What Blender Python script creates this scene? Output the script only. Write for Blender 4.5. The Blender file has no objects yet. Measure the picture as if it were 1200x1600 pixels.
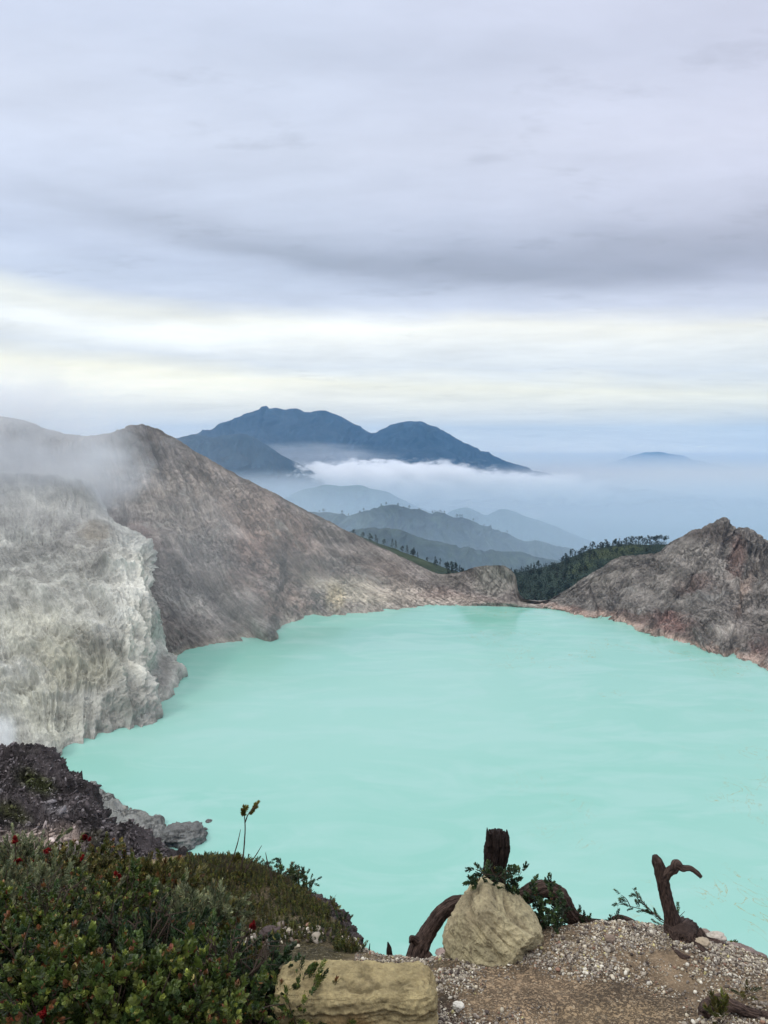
import bpy, math, random
import numpy as np
from mathutils import Vector, Matrix

# ------------------------------------------------------------------ camera, world, sun, exposure
R = math.radians
F = 1200.0
PITCH = R(4.76)
LAKE = -180.0
scene = bpy.context.scene
COL = scene.collection

cam_data = bpy.data.cameras.new("camera")
cam_data.sensor_fit = 'VERTICAL'
cam_data.sensor_height = 36.0
cam_data.lens = 27.0
cam_data.clip_start = 0.05
cam_data.clip_end = 200000.0
cam = bpy.data.objects.new("camera", cam_data)
cam.rotation_euler = (R(90) - PITCH, 0, 0)
COL.objects.link(cam)
scene.camera = cam

SUN_EL, SUN_AZ = R(48), R(250)      # azimuth counted clockwise from +Y (the view direction)
sun_dir = Vector((math.sin(SUN_AZ) * math.cos(SUN_EL), math.cos(SUN_AZ) * math.cos(SUN_EL), math.sin(SUN_EL)))
sl = bpy.data.lights.new("sun", 'SUN')
sl.energy = 1.0
sl.angle = R(14)
sl.color = (1.0, 0.965, 0.91)
sun = bpy.data.objects.new("sun", sl)
sun.rotation_euler = sun_dir.to_track_quat('Z', 'Y').to_euler()
COL.objects.link(sun)

scene.view_settings.view_transform = 'Standard'
scene.view_settings.look = 'None'
scene.view_settings.exposure = 0.0
scene.view_settings.gamma = 1.0
scene.cycles.use_denoising = True
scene.cycles.max_bounces = 7
scene.cycles.diffuse_bounces = 2
scene.cycles.glossy_bounces = 2
scene.cycles.transmission_bounces = 3
scene.cycles.volume_bounces = 4
scene.cycles.transparent_max_bounces = 8
scene.cycles.volume_max_steps = 256


class NT:
    """small helper for node trees"""
    def __init__(self, tree):
        self.t = tree
        tree.nodes.clear()

    def n(self, typ, **kw):
        nd = self.t.nodes.new(typ)
        for k, v in kw.items():
            if k.startswith('i_'):
                key = k[2:]
                key = int(key) if key.isdigit() else key
                self.put(nd.inputs[key], v)
            else:
                setattr(nd, k, v)
        return nd

    def put(self, sock, v):
        if isinstance(v, bpy.types.NodeSocket):
            self.t.links.new(v, sock)
        elif isinstance(v, (tuple, list)) and len(v) == 3 and sock.type == 'RGBA':
            sock.default_value = (*v, 1)
        else:
            sock.default_value = v

    def math(self, op, a, b=0.0, c=0.0, clamp=False):
        nd = self.n('ShaderNodeMath', operation=op, use_clamp=clamp)
        for i, v in enumerate((a, b, c)):
            self.put(nd.inputs[i], v)
        return nd.outputs[0]

    def vmul(self, a, b):
        nd = self.n('ShaderNodeVectorMath', operation='MULTIPLY')
        self.put(nd.inputs[0], a); self.put(nd.inputs[1], b)
        return nd.outputs[0]

    def vadd(self, a, b):
        nd = self.n('ShaderNodeVectorMath', operation='ADD')
        self.put(nd.inputs[0], a); self.put(nd.inputs[1], b)
        return nd.outputs[0]

    def noise(self, vec, scale=1.0, detail=5.0, rough=0.55, dist=0.0, col=False):
        nd = self.n('ShaderNodeTexNoise')
        self.put(nd.inputs['Vector'], vec)
        nd.inputs['Scale'].default_value = scale
        nd.inputs['Detail'].default_value = detail
        nd.inputs['Roughness'].default_value = rough
        nd.inputs['Distortion'].default_value = dist
        return nd.outputs['Color' if col else 'Fac']

    def ramp(self, fac, stops, interp='LINEAR'):
        nd = self.n('ShaderNodeValToRGB')
        self.put(nd.inputs[0], fac)
        cr = nd.color_ramp
        cr.interpolation = interp
        while len(cr.elements) < len(stops):
            cr.elements.new(0.5)
        for e, (p, c) in zip(cr.elements, stops):
            e.position = p
            if isinstance(c, (int, float)):
                c = (c, c, c)
            e.color = (*c, 1)
        return nd.outputs[0]

    def maprange(self, v, a, b, c=0.0, d=1.0, smooth=False):
        nd = self.n('ShaderNodeMapRange', clamp=True)
        if smooth:
            nd.interpolation_type = 'SMOOTHSTEP'
        for i, x in enumerate((v, a, b, c, d)):
            self.put(nd.inputs[i], x)
        return nd.outputs[0]

    def mix(self, fac, a, b, blend='MIX'):
        nd = self.n('ShaderNodeMix', data_type='RGBA', blend_type=blend)
        self.put(nd.inputs[0], fac)
        self.put(nd.inputs[6], a); self.put(nd.inputs[7], b)
        return nd.outputs[2]


def srgb(r, g, b):
    f = lambda c: (c / 255 / 12.92) if c / 255 <= 0.04045 else ((c / 255 + 0.055) / 1.055) ** 2.4
    return (f(r), f(g), f(b))


# ---- world: physical sky behind a broken, streaky cloud sheet
world = bpy.data.worlds.new("World")
scene.world = world
world.use_nodes = True
w = NT(world.node_tree)
SKY_STRENGTH = 0.1
sky = w.n('ShaderNodeTexSky', sky_type='NISHITA', sun_disc=False, sun_elevation=SUN_EL, sun_rotation=SUN_AZ)
tc = w.n('ShaderNodeTexCoord')
gen = tc.outputs['Generated']
sep = w.n('ShaderNodeSeparateXYZ', i_0=gen)
zz = sep.outputs['Z']
# large slow warp so that the bands undulate
warp = w.noise(w.vmul(gen, (1.1, 1.1, 2.6)), scale=1.6, detail=3, rough=0.5)
warp2 = w.noise(w.vmul(gen, (3.0, 3.0, 22.0)), scale=1.3, detail=6, rough=0.55)
zw = w.math('ADD', zz, w.math('MULTIPLY', w.math('SUBTRACT', warp, 0.5), 0.10))
zw = w.math('ADD', zw, w.math('MULTIPLY', w.math('SUBTRACT', warp2, 0.5), 0.03))
zw = w.math('ADD', zw, w.math('MULTIPLY', sep.outputs['X'], 0.04))
band = w.ramp(zw, [
    (0.0, srgb(255, 250, 240)), (0.022, srgb(255, 252, 242)), (0.050, srgb(254, 251, 238)), (0.080, srgb(255, 252, 232)),
    (0.105, srgb(234, 239, 242)), (0.135, srgb(240, 243, 242)), (0.165, srgb(244, 244, 236)),
    (0.19, srgb(212, 218, 232)), (0.235, srgb(202, 208, 224)), (0.29, srgb(210, 215, 230)),
    (0.36, srgb(220, 224, 238)), (0.44, srgb(212, 217, 233)), (0.52, srgb(216, 220, 236)),
    (0.75, srgb(240, 242, 248)), (1.0, srgb(255, 255, 255))])
# cloud-deck texture (plane projection so that streaks flatten towards the horizon)
inv = w.math('DIVIDE', 1.0, w.math('ADD', w.math('MAXIMUM', zz, 0.0), 0.12))
comb = w.n('ShaderNodeCombineXYZ', i_0=w.math('MULTIPLY', sep.outputs['X'], inv),
           i_1=w.math('MULTIPLY', sep.outputs['Y'], inv), i_2=0.3)
deck = w.noise(w.vmul(comb.outputs[0], (0.42, 0.9, 1.0)), scale=1.5, detail=8, rough=0.55, dist=0.4)
deck_m = w.maprange(deck, 0.3, 0.7, 0.90, 1.09)
# one long darker sheet sweeping down to the right
xx = sep.outputs['X']
und = w.noise(w.vmul(gen, (2.4, 2.4, 9.0)), scale=1.5, detail=5, rough=0.5)
zc_ = w.math('ADD', w.math('MULTIPLY', w.math('SUBTRACT', und, 0.5), 0.07), w.maprange(xx, -0.42, 0.0, 0.275, 0.222, True))
dz_ = w.math('DIVIDE', w.math('SUBTRACT', zz, zc_), w.maprange(xx, -0.3, 0.42, 0.014, 0.038))
# sharp lower edge, soft upper edge
dz_ = w.math('MULTIPLY', dz_, w.math('ADD', 0.75, w.math('MULTIPLY', w.math('LESS_THAN', dz_, 0.0), 0.5)))
band_ = w.math('EXPONENT', w.math('MULTIPLY', w.math('MULTIPLY', dz_, dz_), -1.0))
band_ = w.math('MULTIPLY', band_, w.maprange(xx, -0.42, -0.05, 0.25, 1.0, True))
deck_m = w.math('MULTIPLY', deck_m, w.math('SUBTRACT', 1.0, w.math('MULTIPLY', band_, 0.29)))
# bright thin cloud lit from behind, low on the left and again just over the horizon
for gz_, gw_, ga_, gx0, gx1 in ((0.148, 0.022, 0.22, 0.2, -0.3), (0.075, 0.022, 0.10, 0.45, -0.1)):
    gd = w.math('DIVIDE', w.math('SUBTRACT', w.math('ADD', zz, w.math('MULTIPLY', w.math('SUBTRACT', und, 0.5), 0.09)), gz_), gw_)
    ge = w.math('EXPONENT', w.math('MULTIPLY', w.math('MULTIPLY', gd, gd), -1.0))
    ge = w.math('MULTIPLY', ge, w.maprange(xx, gx0, gx1, 0.25, 1.0, True))
    deck_m = w.math('MULTIPLY', deck_m, w.math('ADD', 1.0, w.math('MULTIPLY', ge, ga_)))
fine = w.noise(w.vmul(comb.outputs[0], (1.2, 1.9, 1.0)), scale=3.0, detail=8, rough=0.6, dist=0.3)
fine_m = w.maprange(fine, 0.3, 0.75, 0.955, 1.045)
scr = w.noise(w.vadd(w.vmul(comb.outputs[0], (1.6, 2.6, 1.0)), (3.1, 1.7, 0)), scale=1.6, detail=7, rough=0.6)
fine_m = w.math('MULTIPLY', fine_m, w.maprange(sep.outputs['X'], -0.42, -0.1, 1.03, 1.0))
fine_m = w.math('MULTIPLY', fine_m, w.maprange(scr, 0.60, 0.70, 1.0, 0.90))
cl = w.n('ShaderNodeVectorMath', operation='SCALE')
w.put(cl.inputs[0], w.mix(w.maprange(zz, 0.14, 0.20), w.vmul(band, (1.0, 0.99, 0.965)), w.mix(w.maprange(xx, -.1, .4), w.vmul(band, (0.95, 0.985, 1.01)), w.vmul(band, (0.985, 0.975, 1.0))))); w.put(cl.inputs['Scale'], w.math('MULTIPLY', deck_m, fine_m))
CLOUD_K = 1.09
# brighter towards the zenith, as an overcast sky is
zen = w.maprange(zz, 0.5, 1.0, 1.0, 1.9, smooth=True)
cl2 = w.n('ShaderNodeVectorMath', operation='SCALE')
w.put(cl2.inputs[0], cl.outputs[0]); w.put(cl2.inputs['Scale'], w.math('MULTIPLY', zen, CLOUD_K / SKY_STRENGTH))
# small thin grey scraps
cover = w.maprange(w.noise(w.vmul(comb.outputs[0], (0.5, 1.0, 1.0)), scale=0.8, detail=6), 0.25, 0.45, 0.86, 0.97)
skymix = w.mix(cover, sky.outputs[0], cl2.outputs[0])
bg = w.n('ShaderNodeBackground', i_0=skymix, i_1=SKY_STRENGTH)
w.n('ShaderNodeOutputWorld', i_0=bg.outputs[0])


# ------------------------------------------------------------------ numpy helpers
rng = np.random.default_rng(7)
_perm = np.random.default_rng(3).permutation(512).astype(np.int64)
_g = np.random.default_rng(5).normal(size=(512, 3))
_g /= np.linalg.norm(_g, axis=1, keepdims=True)
_perm2 = np.concatenate([_perm, _perm])


def perlin(p):
    p = np.asarray(p, float)
    i = np.floor(p).astype(np.int64)
    f = p - i
    u = f * f * f * (f * (f * 6 - 15) + 10)
    i = i & 511
    out = 0
    for dx in (0, 1):
        wx = u[:, 0] if dx else 1 - u[:, 0]
        hx = _perm2[(i[:, 0] + dx) & 511]
        for dy in (0, 1):
            wy = u[:, 1] if dy else 1 - u[:, 1]
            hy = _perm2[(hx + i[:, 1] + dy) & 511]
            for dz in (0, 1):
                wz = u[:, 2] if dz else 1 - u[:, 2]
                h = _perm2[(hy + i[:, 2] + dz) & 511]
                g = _g[h]
                d = g[:, 0] * (f[:, 0] - dx) + g[:, 1] * (f[:, 1] - dy) + g[:, 2] * (f[:, 2] - dz)
                out = out + wx * wy * wz * d
    return out * 1.5


def fbm(p, octs=5, gain=0.5, lac=2.03, ridged=False, seed=0.0):
    p = np.asarray(p, float) + seed
    a, s, t = 1.0, 0.0, 0.0
    for k in range(octs):
        n = perlin(p)
        if ridged:
            n = 1 - 2 * np.abs(n) * 1.4
        s = s + a * n
        t += a
        a *= gain
        p = p * lac + 17.3
    return s / t


def ray(px, py):
    px = np.asarray(px, float); py = np.asarray(py, float)
    a = (px - 600) / F
    b = -(py - 800) / F
    c, s = math.cos(PITCH), math.sin(PITCH)
    return np.stack([a, c + b * s, -s + b * c], -1)


def P(px, py, D):
    d = ray(px, py)
    return d * (np.asarray(D, float) / d[..., 1])[..., None]


def PZ(px, py, z=LAKE):
    d = ray(px, py)
    return d * (z / d[..., 2])[..., None]


def proj(V):
    c, s = math.cos(PITCH), math.sin(PITCH)
    f = V[:, 1] * c - V[:, 2] * s
    u = V[:, 1] * s + V[:, 2] * c
    f = np.where(f < 0.01, 0.01, f)
    return 600 + F * V[:, 0] / f, 800 - F * u / f


def smooth(x):
    x = np.clip(x, 0, 1)
    return x * x * (3 - 2 * x)


def hermite(x, X, Y):
    """shape-preserving cubic through (X, Y[:,k])"""
    X = np.asarray(X, float); Y = np.asarray(Y, float)
    h = np.diff(X)[:, None]
    d = np.diff(Y, axis=0) / h
    m = np.zeros_like(Y)
    m[0], m[-1] = d[0], d[-1]
    a, b = d[:-1], d[1:]
    mm = np.where(a * b > 0, 2 * a * b / np.where(np.abs(a + b) < 1e-12, 1, a + b), 0)
    m[1:-1] = mm
    x = np.clip(x, X[0], X[-1])
    k = np.clip(np.searchsorted(X, x, side='right') - 1, 0, len(X) - 2)
    hk = h[k, 0]
    t = ((x - X[k]) / hk)[:, None]
    hk = hk[:, None]
    return ((2 * t**3 - 3 * t**2 + 1) * Y[k] + (t**3 - 2 * t**2 + t) * hk * m[k]
            + (-2 * t**3 + 3 * t**2) * Y[k + 1] + (t**3 - t**2) * hk * m[k + 1])


# ------------------------------------------------------------------ object helpers
def build(name, V, Q, mat, parent=None, cols=None, flow=None, smooth_shade=True, T=None):
    """one mesh object from vertex array V, quads Q and optional triangles T"""
    me = bpy.data.meshes.new(name)
    V = np.ascontiguousarray(V, np.float32)
    parts = []
    if Q is not None and len(Q):
        parts.append((np.asarray(Q, np.int32), 4))
    if T is not None and len(T):
        parts.append((np.asarray(T, np.int32), 3))
    me.vertices.add(len(V))
    me.vertices.foreach_set('co', V.ravel())
    loops = np.concatenate([p.ravel() for p, _ in parts])
    tot = np.concatenate([np.full(len(p), k, np.int32) for p, k in parts])
    start = np.concatenate([[0], np.cumsum(tot)[:-1]]).astype(np.int32)
    me.loops.add(len(loops))
    me.loops.foreach_set('vertex_index', loops)
    me.polygons.add(len(tot))
    me.polygons.foreach_set('loop_start', start)
    me.polygons.foreach_set('loop_total', tot)
    if smooth_shade:
        me.polygons.foreach_set('use_smooth', np.ones(len(tot), bool))
    me.update(calc_edges=True)
    if cols is not None:
        at = me.attributes.new('Col', 'FLOAT_COLOR', 'POINT')
        c = np.ones((len(V), 4), np.float32)
        c[:, :3] = cols
        at.data.foreach_set('color', c.ravel())
    if flow is not None:
        at = me.attributes.new('flow', 'FLOAT_VECTOR', 'POINT')
        f = np.zeros((len(V), 3), np.float32)
        f[:, :2] = flow
        at.data.foreach_set('vector', f.ravel())
    me.materials.append(mat)
    o = bpy.data.objects.new(name, me)
    COL.objects.link(o)
    if parent is not None:
        o.parent = parent
    return o


def tag(o, label=None, cat=None, group=None, kind=None):
    if label: o['label'] = label
    if cat: o['category'] = cat
    if group: o['group'] = group
    if kind: o['kind'] = kind
    return o


def empty(name, loc, label, cat, group=None):
    o = bpy.data.objects.new(name, None)
    o.location = loc
    o.empty_display_size = 0.1
    COL.objects.link(o)
    return tag(o, label, cat, group)


def recenter(o, loc):
    """put an object's origin at loc (its mesh is in world coordinates)"""
    loc = Vector(loc)
    o.data.transform(Matrix.Translation(-loc))
    o.location = loc
    return o


def grid_quads(nu, nv):
    a = np.arange(nu * nv).reshape(nv, nu)
    return np.stack([a[:-1, :-1], a[:-1, 1:], a[1:, 1:], a[1:, :-1]], -1).reshape(-1, 4)


def line(pts, u=None):
    """a control line: (px, py, D) with D None = on the lake plane; u defaults to px"""
    out, us = [], []
    for k, p in enumerate(pts):
        if len(p) == 4:
            q = np.array(p[1:], float) if p[0] == 'w' else None
        elif p[2] is None:
            q = PZ(p[0], p[1])
        else:
            q = P(p[0], p[1], p[2])
        out.append(q)
        us.append(p[0] if u is None else u[k])
    return np.array(us, float), np.array(out, float)


class Surf:
    pass


def loft(lines, nu, nv, usamp=None, vweights=None):
    """smooth surface through control lines; returns grid points, normals and arc-length coordinates"""
    if usamp is None:
        u0 = max(l[0][0] for l in lines); u1 = min(l[0][-1] for l in lines)
        usamp = np.linspace(u0, u1, nu)
    nu = len(usamp)
    rows = np.array([hermite(usamp, l[0], l[1]) for l in lines])     # K,nu,3
    K = len(rows)
    seg = np.linalg.norm(np.diff(rows, axis=0), axis=2).mean(1)
    if vweights is not None:
        seg = seg * np.array(vweights)
    kn = np.concatenate([[0], np.cumsum(seg)]); kn /= kn[-1]
    v = np.linspace(0, 1, nv)
    G = hermite(v, kn, rows.reshape(K, -1)).reshape(nv, nu, 3)
    du = np.gradient(G, axis=1); dv = np.gradient(G, axis=0)
    N = np.cross(du, dv)
    N /= np.linalg.norm(N, axis=2, keepdims=True) + 1e-9
    su = np.cumsum(np.linalg.norm(du, axis=2), axis=1)
    su = np.repeat(su[nv // 2][None], nv, 0)
    sv = np.cumsum(np.linalg.norm(dv, axis=2), axis=0)
    S = Surf()
    S.P, S.N, S.su, S.sv, S.v, S.kn, S.nu, S.nv = G, N, su, sv, v, kn, nu, nv
    S.u = usamp
    return S


def greyed(c, k):
    l = (c @ np.array([.3, .59, .11]))[:, None]
    return c * (1 - k) + l * k


def blobs(px, py, base, items, wn=None, seed=0.0):
    """base colour with soft-edged, noise-bordered patches of rock colour"""
    c = np.ones((len(px), 3)) * np.array(base)
    for (x, y, rx, ry, ang, col, wt) in items:
        ca, sa = math.cos(R(ang)), math.sin(R(ang))
        dx, dy = px - x, py - y
        a = (dx * ca + dy * sa) / rx
        b = (-dx * sa + dy * ca) / ry
        d = np.sqrt(a * a + b * b)
        if wn is not None:
            d = d + wn * 0.75
        k = smooth(1.5 - d) * wt
        c = c * (1 - k[:, None]) + np.array(col) * k[:, None]
    return c


# ------------------------------------------------------------------ materials
def mat_new(name):
    m = bpy.data.materials.new(name)
    m.use_nodes = True
    return m, NT(m.node_tree)


def rock_mat(name, s_big, s_fine, bump=0.6, dist=1.0, streak=None, contrast=0.35, rough=0.95, vein=None, bdist=None, crack=None):
    """rock whose colour comes from its own colour patches, varied by noise in metres"""
    m, t = mat_new(name)
    co = t.n('ShaderNodeTexCoord').outputs['Object']
    col = t.n('ShaderNodeAttribute', attribute_name='Col').outputs['Color']
    n1 = t.noise(co, s_big, 8, 0.62, 0.2)
    n2 = t.noise(t.vmul(co, (1.0, 1.0, 0.6)), s_fine, 9, 0.7)
    area = t.maprange(t.noise(co, s_big * 0.45, 3, 0.5), 0.38, 0.62)
    k = t.math('MULTIPLY', t.maprange(n1, 0.25, 0.75, 1 - contrast, 1 + contrast),
               t.maprange(n2, 0.25, 0.75, 1 - contrast * 0.8, 1 + contrast * 0.8))
    h = t.math('ADD', t.math('MULTIPLY', n1, 0.6), t.math('MULTIPLY', n2, 0.5))
    if streak:
        fl = t.n('ShaderNodeAttribute', attribute_name='flow').outputs['Vector']
        st = t.noise(t.vmul(fl, (1 / streak[0], 1 / streak[1], 0)), 1.0, 7, 0.6, 0.6)
        k = t.math('MULTIPLY', k, t.maprange(st, 0.3, 0.7, 1 - streak[2], 1 + streak[2]))
        s2 = t.noise(t.vmul(fl, (3.2 / streak[0], 2.4 / streak[1], 0)), 1.0, 6, 0.6, 0.2)
        k = t.math('MULTIPLY', k, t.maprange(s2, 0.3, 0.7, 1 - streak[2] * 1.2, 1 + streak[2] * 1.2))
        h = t.math('ADD', h, t.math('MULTIPLY', st, 0.7))
    v = t.n('ShaderNodeVectorMath', operation='SCALE')
    t.put(v.inputs[0], col); t.put(v.inputs['Scale'], k)
    out = v.outputs[0]
    if vein:
        vn = t.noise(co, vein[0], 8, 0.7, 1.2)
        out = t.mix(t.math('MULTIPLY', t.maprange(vn, 0.56, 0.66), vein[2]), out, vein[1])
    if crack:
        for sc_, wd_, am_ in crack:
            cn = t.n('ShaderNodeTexNoise'); t.put(cn.inputs['Vector'], t.vmul(co, (1.0, 1.0, 0.5)))
            cn.inputs['Scale'].default_value = sc_; cn.inputs['Detail'].default_value = 8
            cn.inputs['Roughness'].default_value = 0.66; cn.inputs['Distortion'].default_value = 0.15
            ck = t.maprange(t.math('ABSOLUTE', t.math('SUBTRACT', cn.outputs[0], 0.5)), 0.0, wd_, 1, 0)
            ck = t.math('MULTIPLY', ck, t.maprange(area, 0.0, 1.0, 0.12, 1.0))
            out = t.mix(t.math('MULTIPLY', ck, am_), out, (0.05, 0.045, 0.04))
            h = t.math('SUBTRACT', h, t.math('MULTIPLY', ck, 0.5))
    b = t.n('ShaderNodeBump', i_Strength=bump, i_Distance=bdist or dist, i_Height=h)
    p = t.n('ShaderNodeBsdfPrincipled', i_0=out, i_Roughness=rough, i_Normal=b.outputs[0])
    p.inputs['Specular IOR Level'].default_value = 0.25
    t.n('ShaderNodeOutputMaterial', i_0=p.outputs[0])
    return m


def leaf_mat(name, rough=0.45, trans=0.25):
    m, t = mat_new(name)
    col = t.n('ShaderNodeAttribute', attribute_name='Col').outputs['Color']
    co = t.n('ShaderNodeTexCoord').outputs['Object']
    k = t.maprange(t.noise(co, 60.0, 3), 0.3, 0.7, 0.8, 1.2)
    v = t.n('ShaderNodeVectorMath', operation='SCALE')
    t.put(v.inputs[0], col); t.put(v.inputs['Scale'], k)
    p = t.n('ShaderNodeBsdfPrincipled', i_0=v.outputs[0], i_Roughness=rough)
    tr = t.n('ShaderNodeBsdfTranslucent', i_0=v.outputs[0])
    mx = t.n('ShaderNodeMixShader', i_0=trans, i_1=p.outputs[0], i_2=tr.outputs[0])
    t.n('ShaderNodeOutputMaterial', i_0=mx.outputs[0])
    return m


def vol_mat(name, density, color, aniso=0.0):
    m, t = mat_new(name)
    p = t.n('ShaderNodeVolumePrincipled')
    p.inputs['Color'].default_value = (*color, 1)
    p.inputs['Density'].default_value = density
    p.inputs['Anisotropy'].default_value = aniso
    t.n('ShaderNodeOutputMaterial', i_1=p.outputs[0])
    return m


M_wall = rock_mat('crater_rock', 0.035, 0.35, 0.9, 3.0, (6.0, 60.0, 0.26), 0.50, vein=(0.02, srgb(168, 164, 154), 0.5), crack=[(0.03, .012, .4), (0.12, .03, .3)])
M_spur = rock_mat('bleached_rock', 0.045, 0.4, 1.0, 3.0, (6.0, 34.0, 0.10), 0.36, vein=(0.03, srgb(200, 197, 184), 0.45))
M_right = rock_mat('grey_rock', 0.05, 0.45, 1.0, 2.5, (5.0, 45.0, 0.25), 0.48, vein=(0.03, srgb(166, 164, 158), 0.45), crack=[(0.035, .012, .4), (0.12, .03, .3)])
M_far = rock_mat('forested_slope', 0.0025, 0.02, 0.5, 40.0, (260.0, 2500.0, 0.3), 0.35)
M_hill = rock_mat('meadow_and_scrub', 0.012, 0.12, 0.8, 6.0, None, 0.4)
M_near = rock_mat('lakeside_rock', 0.08, 0.7, 1.0, 1.5, None, 0.4, vein=(0.05, srgb(150, 150, 146), 0.5), crack=[(0.08, .03, .6)])
M_slope = rock_mat('dark_crag', 0.8, 7.0, 1.0, 0.25, None, 0.55, vein=(0.9, srgb(150, 142, 138), 0.4), crack=[(1.1, .04, .7)])
M_soil = rock_mat('gritty_soil', 9.0, 150.0, 1.0, 0.012, None, 0.5, vein=(70.0, srgb(196, 184, 160), 0.6), crack=[(60.0, .05, .45)])
M_stone = rock_mat('sandstone', 11.0, 90.0, 1.0, 0.022, None, 0.44, vein=(7.0, srgb(196, 178, 138), 0.35))
M_pebble = rock_mat('pebble', 8.0, 90.0, 0.4, 0.004, None, 0.15, rough=0.8)
M_leaf = leaf_mat('leaf')
M_needle = leaf_mat('needle', 0.8, 0.1)
M_flower = leaf_mat('flower_petals', 0.6, 0.35)


def bark_mat(name, c1, c2, s):
    m, t = mat_new(name)
    fl = t.n('ShaderNodeAttribute', attribute_name='flow').outputs['Vector']
    n = t.noise(t.vmul(fl, (s, s * 0.22, 0)), 1.0, 8, 0.65, 0.8)
    co = t.n('ShaderNodeTexCoord').outputs['Object']
    n2 = t.noise(co, 25, 5, 0.6)
    c = t.mix(t.maprange(n, 0.35, 0.68), c1, c2)
    c = t.mix(t.maprange(n2, 0.5, 0.75, 0, 0.5), c, tuple(x * 0.55 for x in c1))
    b = t.n('ShaderNodeBump', i_Strength=1.0, i_Distance=0.012, i_Height=n)
    p = t.n('ShaderNodeBsdfPrincipled', i_0=c, i_Roughness=0.9, i_Normal=b.outputs[0])
    p.inputs['Specular IOR Level'].default_value = 0.2
    t.n('ShaderNodeOutputMaterial', i_0=p.outputs[0])
    return m


M_char = bark_mat('charred_wood', srgb(20, 16, 15), srgb(70, 56, 50), 170)
M_bark = bark_mat('weathered_bark', srgb(30, 23, 21), srgb(112, 92, 82), 170)
M_twig = bark_mat('twig', srgb(70, 58, 50), srgb(120, 104, 90), 200)
M_trunk = bark_mat('trunk', srgb(60, 52, 46), srgb(96, 84, 74), 4)


# ------------------------------------------------------------------ lake
def make_lake():
    th = np.linspace(0, 2 * math.pi, 97)[:-1]
    m, t = mat_new('acid_lake_water')
    co = t.n('ShaderNodeTexCoord').outputs['Object']
    n1 = t.noise(co, 0.004, 4, 0.5, 0.6)
    n2 = t.noise(t.vmul(co, (1, 2.2, 1)), 0.016, 6, 0.55, 1.0)
    sep = t.n('ShaderNodeSeparateXYZ', i_0=co)
    c = t.mix(t.maprange(n1, 0.35, 0.65), srgb(118, 180, 161), srgb(140, 188, 173))
    c = t.mix(t.maprange(n2, 0.45, 0.62, 0, 0.6), c, srgb(151, 191, 180))
    # paler towards the middle of the lake
    dx = t.math('SUBTRACT', sep.outputs['X'], 60.0); dy = t.math('SUBTRACT', sep.outputs['Y'], 420.0)
    d = t.math('SQRT', t.math('ADD', t.math('MULTIPLY', dx, dx), t.math('MULTIPLY', dy, dy)))
    c = t.mix(t.maprange(d, 420.0, 120.0, 0, 0.45, True), c, srgb(151, 190, 179))
    # thin drifting lines of yellowish sulphur scum
    wv = t.n('ShaderNodeTexNoise'); t.put(wv.inputs['Vector'], t.vmul(co, (1, 0.5, 1)))
    wv.inputs['Scale'].default_value = 0.05; wv.inputs['Detail'].default_value = 6
    wv.inputs['Distortion'].default_value = 2.2
    ln = t.maprange(t.math('ABSOLUTE', t.math('SUBTRACT', wv.outputs[0], 0.5)), 0.0, 0.007, 1, 0)
    ms = t.noise(co, 0.014, 3, 0.5)
    ms = t.maprange(ms, 0.54, 0.6)
    side = t.maprange(sep.outputs['X'], 50.0, 110.0)
    f = t.math('MULTIPLY', t.math('MULTIPLY', ln, ms), t.math('MULTIPLY', side, 1.0))
    c = t.mix(f, c, srgb(150, 150, 112))
    rip = t.noise(t.vmul(co, (1, 1.8, 1)), 0.12, 9, 0.62, 0.3)
    b = t.n('ShaderNodeBump', i_Strength=0.3, i_Distance=0.2, i_Height=rip)
    rg = t.maprange(t.noise(t.vmul(co, (1, 2.6, 1)), 0.009, 5, 0.6, 1.0), 0.35, 0.65, 0.07, 0.26)
    p = t.n('ShaderNodeBsdfPrincipled', i_0=c, i_Roughness=rg, i_IOR=1.33, i_Normal=b.outputs[0])
    t.n('ShaderNodeOutputMaterial', i_0=p.outputs[0])
    n = 60
    xs = np.linspace(-560, 640, n); ys = np.linspace(60, 880, n)
    X, Y = np.meshgrid(xs, ys)
    V = np.stack([X, Y, np.full_like(X, LAKE)], -1).reshape(-1, 3)
    o = build('lake', V, grid_quads(n, n), m)
    tag(o, 'opaque turquoise crater lake', None, None, 'structure')


make_lake()


# ------------------------------------------------------------------ crater walls
def lerp_line(A, B, t, dbias=0.0, wob=0.0, seed=0):
    """control line between pixel lines A (shore) and B (ridge); dbias < 0 pulls it towards the camera"""
    us = np.unique(np.concatenate([A[0], B[0]]))
    a = hermite(us, *A); b = hermite(us, *B)
    q = a * (1 - t) + b * t
    q[:, 1] += dbias
    return us, q


def shifted(L, dy, z):
    q = L[1].copy(); q[:, 1] += dy
    q[:, 2] = q[:, 2] + z if z < 0 else z
    return L[0], q


def seg_dist(px, py, a, b):
    ax, ay = a; bx, by = b
    vx, vy = bx - ax, by - ay
    t = np.clip(((px - ax) * vx + (py - ay) * vy) / (vx * vx + vy * vy), 0, 1)
    return np.hypot(px - ax - t * vx, py - ay - t * vy), t


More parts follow.
